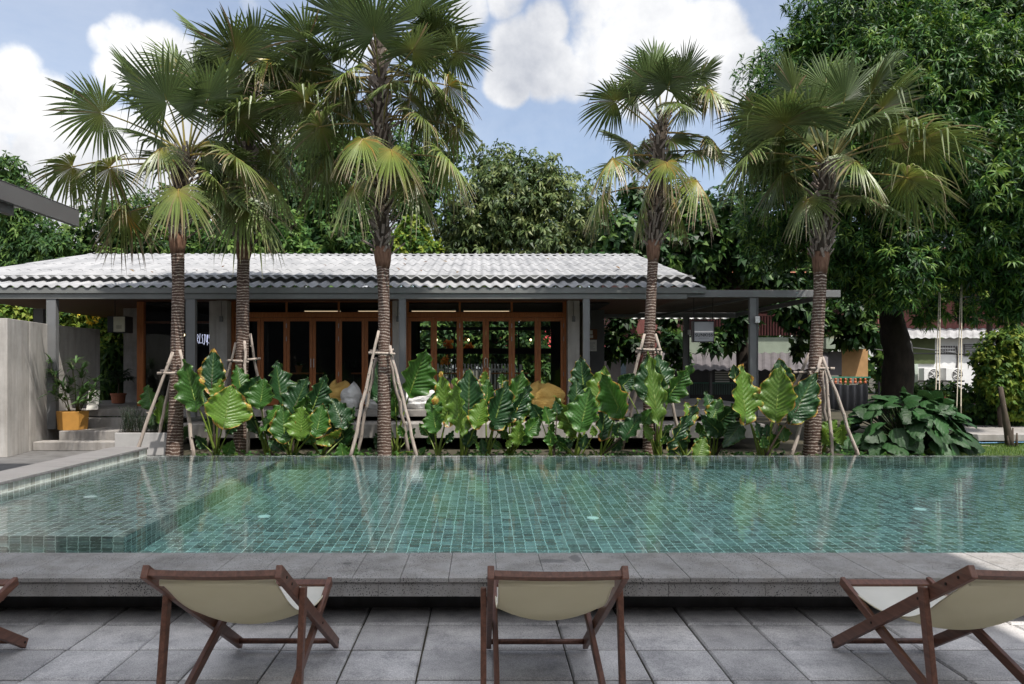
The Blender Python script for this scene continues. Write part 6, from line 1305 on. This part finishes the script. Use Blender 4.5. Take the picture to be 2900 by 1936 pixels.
def aircon(px0, px1, label):
    a, b2 = at(px0, 1077, wY - .6), at(px1, 1042, wY - .6); root = thing('air_conditioner', label, 'air conditioner', (a.x, wY - .6, a.z), 'air conditioners on the white house')
    q_ = MB(); q_.box(a.x, b2.x, wY - .6, wY - .22, a.z, b2.z); q_.build('casing', m_white, root, bevel=.01)
    c_ = Vector((a.x + (b2.x - a.x) * .60, wY - .605, (a.z + b2.z) / 2)); rr = (b2.z - a.z) * .43; q_ = MB()
    pr = [(c_ + Vector((rr * math.cos(t), 0, rr * math.sin(t)))) for t in [2 * math.pi * i / 24 for i in range(24)]]; q_.add(pr, [tuple(range(24))]); q_.build('fan_opening', m_tin, root)
    q_ = MB()
    for f in (1, .7, .4): q_.tube([c_ + Vector((rr * f * math.cos(t), -.012, rr * f * math.sin(t))) for t in [2 * math.pi * i / 24 for i in range(25)]], .008, 5, cap=False)
    q_.ball(c_ + Vector((0, -.015, 0)), rr * .25, .02, rr * .25, 10, 6)
    for k in range(5): t = k * 1.257; q_.bar(c_ + Vector((0, -.012, 0)), c_ + Vector((rr * math.cos(t), -.012, rr * math.sin(t))), .02, .05, (0, 1, 0))
    q_.build('fan_guard', m_white, root); q_ = MB()
    for k in (-1, 1): q_.bar((c_.x + k * .25, wY - .62, a.z - .03), (c_.x + k * .25, wY, a.z - .03), .04, .05)
    q_.build('bracket', m_black, root)
aircon(2617, 2662, 'left one of the two white air conditioner boxes on the white house'); aircon(2679, 2733, 'right one of the two white air conditioner boxes on the white house')
# cables slung between the houses
CAB = [([(2380, 955), (2440, 963), (2500, 975), (2640, 990), (2760, 1008), (2880, 1030)], 'thin pale cable sagging from the timber house to the white house'),
       ([(2390, 962), (2450, 985), (2560, 1000), (2700, 1002), (2900, 1012)], 'lower dark cable crossing before the olive blind of the white house'),
       ([(2560, 930), (2582, 975), (2586, 1020), (2550, 1050)], 'short cable bundle hanging beside the mango trunk')]
for k, (pts, lab) in enumerate(CAB):
    q_ = MB(); pp = [at(x, y, 26.2) for x, y in pts]; q_.tube(pp, .022, 6); tag(q_.build('cable', M('cable_%d' % k, (.30, .29, .28) if k != 1 else (.06, .06, .06), .6, .1, 4), base=pp[0], smooth=True), lab, 'cable')
# trellis fence
tf = thing('trellis', 'dark lattice fence behind the swing', 'fence', at(2780, 1230, 18.6)); q_ = MB()
a, b2 = at(2655, 1232, 18.6), at(2930, 1112, 18.6); nx_ = 24; nz_ = 10
for i in range(nx_ + 1): x = a.x + (b2.x - a.x) * i / nx_; q_.box(x - .018, x + .018, 18.60, 18.62, max(0, a.z), b2.z)
for j in range(nz_ + 1): zz_ = max(0.02, a.z) + (b2.z - max(0.02, a.z)) * j / nz_; q_.box(a.x, b2.x, 18.622, 18.64, zz_ - .018, zz_ + .018)
q_.build('lattice', m_black, tf); q_ = MB(); q_.box(a.x - 1.2, b2.x + 2, 18.9, 18.95, 0, b2.z - .15); q_.build('backing', m_dark, tf)
for x in (a.x, (a.x + b2.x) / 2, b2.x): q_ = MB(); q_.box(x - .04, x + .04, 18.645, 18.72, -.02, b2.z + .08); q_.build('post', m_black, tf)
# flowers
def flowers(px, py, Yd, n, s_, label):
    c = at(px, py, Yd); o = thing('flower_pot', label, 'flowers', (c.x, c.y, c.z - .12)); C = np.array(c) + rng.normal(0, s_, (n, 3)) * np.array([1.6, .8, .7]); V, Fc, Cc = leaf_cloud(C, unit(rng.normal(0, 1, (n, 3))), 5, .06, .5, 1.2, .2, [(.30, .015, .03), (.42, .04, .07), (.5, .08, .12)]); np_mesh('blossom', V, Fc, Cc, m_leaf, o)
    C = np.array(c) + rng.normal(0, s_, (n, 3)) * np.array([1.7, .9, .8]) - np.array([0, 0, .05]); V, Fc, Cc = leaf_cloud(C, unit(rng.normal(0, 1, (n, 3))), 4, .08, .3, 1.2, .3, TROP); np_mesh('foliage', V, Fc, Cc, m_leaf, o)
    q_ = MB(); q_.lathe((c.x, c.y, c.z - .25), [(.10, 0), (.15, .16), (.155, .17), (.001, .165)], 14); q_.box(c.x - .012, c.x + .012, c.y + .14, c.y + .16, -.02, c.z - .1); q_.box(c.x - .02, c.x + .02, c.y, c.y + .16, c.z - .24, c.z - .22); q_.build('pot', m_white, o)
flowers(2640, 1118, 18.2, 70, .10, 'hanging pot of red flowers before the trellis'); flowers(2752, 1133, 18.2, 12, .05, 'small pot with pink red blossoms on the trellis')
# swing
sy = 14.2; sw_ = thing('rope_swing', 'rope swing with a red wooden seat hanging from the mango tree', 'swing', at(2697, 1220, sy)); a, b2 = at(2660, 1224, sy), at(2726, 1218, sy)
q_ = MB(); q_.box(a.x, b2.x, sy - .13, sy + .13, a.z, a.z + .03); q_.build('seat', M('red_painted_board', (.40, .09, .05), .6, .15, 5), sw_, bevel=.004); m_rope = M('pale_rope', (.38, .34, .26), .9, .2, 30)
for (pa, pt) in ((2651, 2664), (2712, 2725)):
    for dy_ in (-.1, .1):
        p0 = at(pa + (0 if dy_ < 0 else 7), 1220, sy); p0.y += dy_; p1 = at(pt, 640, 16.6); q_ = MB(); q_.tube([Vector((p0.x, p0.y, a.z + .015)), Vector((p0.x, p0.y, a.z + .5)), p0.lerp(p1, .6), p1], .010, 6); q_.build('rope', m_rope, sw_)
# low deck, leaning stump, hoses
dk = MB(); a, b2 = at(2655, 1232, 15.6), at(3000, 1232, 15.6); dk.box(a.x, b2.x + 2, 15.6, 18.4, .06, .20); tag(dk.build('low_platform', m_conc_dark, bevel=.01, base=(a.x, 15.6, 0)), 'low grey platform under the swing at the right', 'platform')
dk2 = MB(); dk2.box(a.x + .1, b2.x + 1.9, 15.9, 18.3, -.02, .058); dk2.box(a.x + .05, a.x + .2, 15.65, 15.8, -.02, .058); tag(dk2.build('platform_base', m_dark, base=(a.x, 16, 0)), 'dark recessed base below the low platform', 'platform base')
q_ = MB(); s0, s1 = at(2862, 1283, 15.2), at(2833, 1095, 15.2); s0.z = -.05; q_.tube([s0, s0.lerp(s1, .2), s0.lerp(s1, .6), s1], [.085, .07, .05, .045], 10, wob=.08)
for k in range(5): c_ = s0 + Vector((rnd.uniform(-.10, .10), -.04, 0)); q_.tube([c_, c_ + Vector((rnd.uniform(-.03, .03), 0, rnd.uniform(.25, .45)))], [.035, .015], 6)
tag(q_.build('leaning_trunk', m_bark2, base=s0, smooth=True), 'thin leaning grey trunk with a splintered foot at the right edge', 'tree trunk')
for i, (pts, col, lab, r_) in enumerate(([([(2560, 1262), (2600, 1258), (2664, 1236), (2700, 1238), (2780, 1254), (2900, 1252), (2960, 1250)]), (.10, .22, .36), 'blue hose sagging below the low platform', .012], [([(2690, 1255), (2780, 1262), (2850, 1266), (2960, 1274)]), (.33, .29, .22), 'pale rope lying along the edge of the lawn', .014], [([(2668, 1290), (2666, 1270), (2662, 1262)]), (.03, .12, .42), 'short bright blue hose end beside the dark leaf mound', .014])):
    q_ = MB(); pp = [at(x, y, 15.3 if i < 2 else 13.4) for x, y in pts]; q_.tube(pp, r_, 7); tag(q_.build('hose' if i != 1 else 'rope', M('hose_%d' % i, col, .5, .1, 4), base=pp[0], smooth=True), lab, 'hose' if i != 1 else 'rope')
# seen through the cafe: red roofed shed, white picket fence, orange blossom
sh = thing('red_roof_shed', 'shed with a red roof seen through the right hand glass doors', 'shed', (3.2, 30.5, 0)); q_ = MB(); q_.box(.9, 4.4, 30, 32, 0, 2.35); q_.build('wall', M('grey_shed', (.28, .28, .28), .8, .1, 3), sh)
q_ = MB(); q_.add([(.2, 29.5, 2.4), (4.9, 29.5, 2.4), (4.9, 31.2, 3.2), (.2, 31.2, 3.2)], [(0, 1, 2, 3)]); q_.build('roof', M('red_sheet', (.42, .05, .05), .6, .1, 3), sh); q_ = MB()
for k in range(8): q_.box(1.1 + .4 * k, 1.15 + .4 * k, 29.95, 29.99, 1.2, 2.2)
q_.build('bar', M('red_frame', (.40, .08, .08), .6, .1, 3), sh)
pf = thing('picket_fence', 'white picket fence seen through the second bay of doors', 'fence', (-1.0, 24.5, 0)); q_ = MB()
for k in range(34): q_.box(-2.6 + .11 * k, -2.55 + .11 * k, 24.5, 24.53, .3, 1.72)
q_.build('picket', m_white, pf); q_ = MB(); q_.box(-2.7, 1.2, 24.531, 24.56, 1.5, 1.56); q_.box(-2.7, 1.2, 24.531, 24.56, .6, .66); q_.box(-2.7, -2.62, 24.5, 24.6, 0, 1.7); q_.box(1.2, 1.28, 24.5, 24.6, 0, 1.7); q_.build('rail', m_white, pf)
for (px, py, lab) in ((1268, 972, 'orange flower cluster seen through the second glass door'), (1330, 980, 'orange flower cluster seen through the third glass door'), (1258, 1018, 'low orange flowers behind the picket fence')):
    c = at(px, py, 23.6); o = thing('orange_flower', lab, 'flowers', c); C = np.array(c) + rng.normal(0, .07, (26, 3)); V, Fc, Cc = leaf_cloud(C, unit(rng.normal(0, 1, (26, 3))), 5, .09, .4, 1.2, .4, [(.5, .16, .02), (.65, .30, .03)]); np_mesh('blossom', V, Fc, Cc, m_leaf, o); q_ = MB(); q_.tube([c, (c.x + .05, c.y, c.z * .5), (c.x, c.y, -.02)], [.01, .014, .02], 6); q_.build('stem', m_bark2, o)
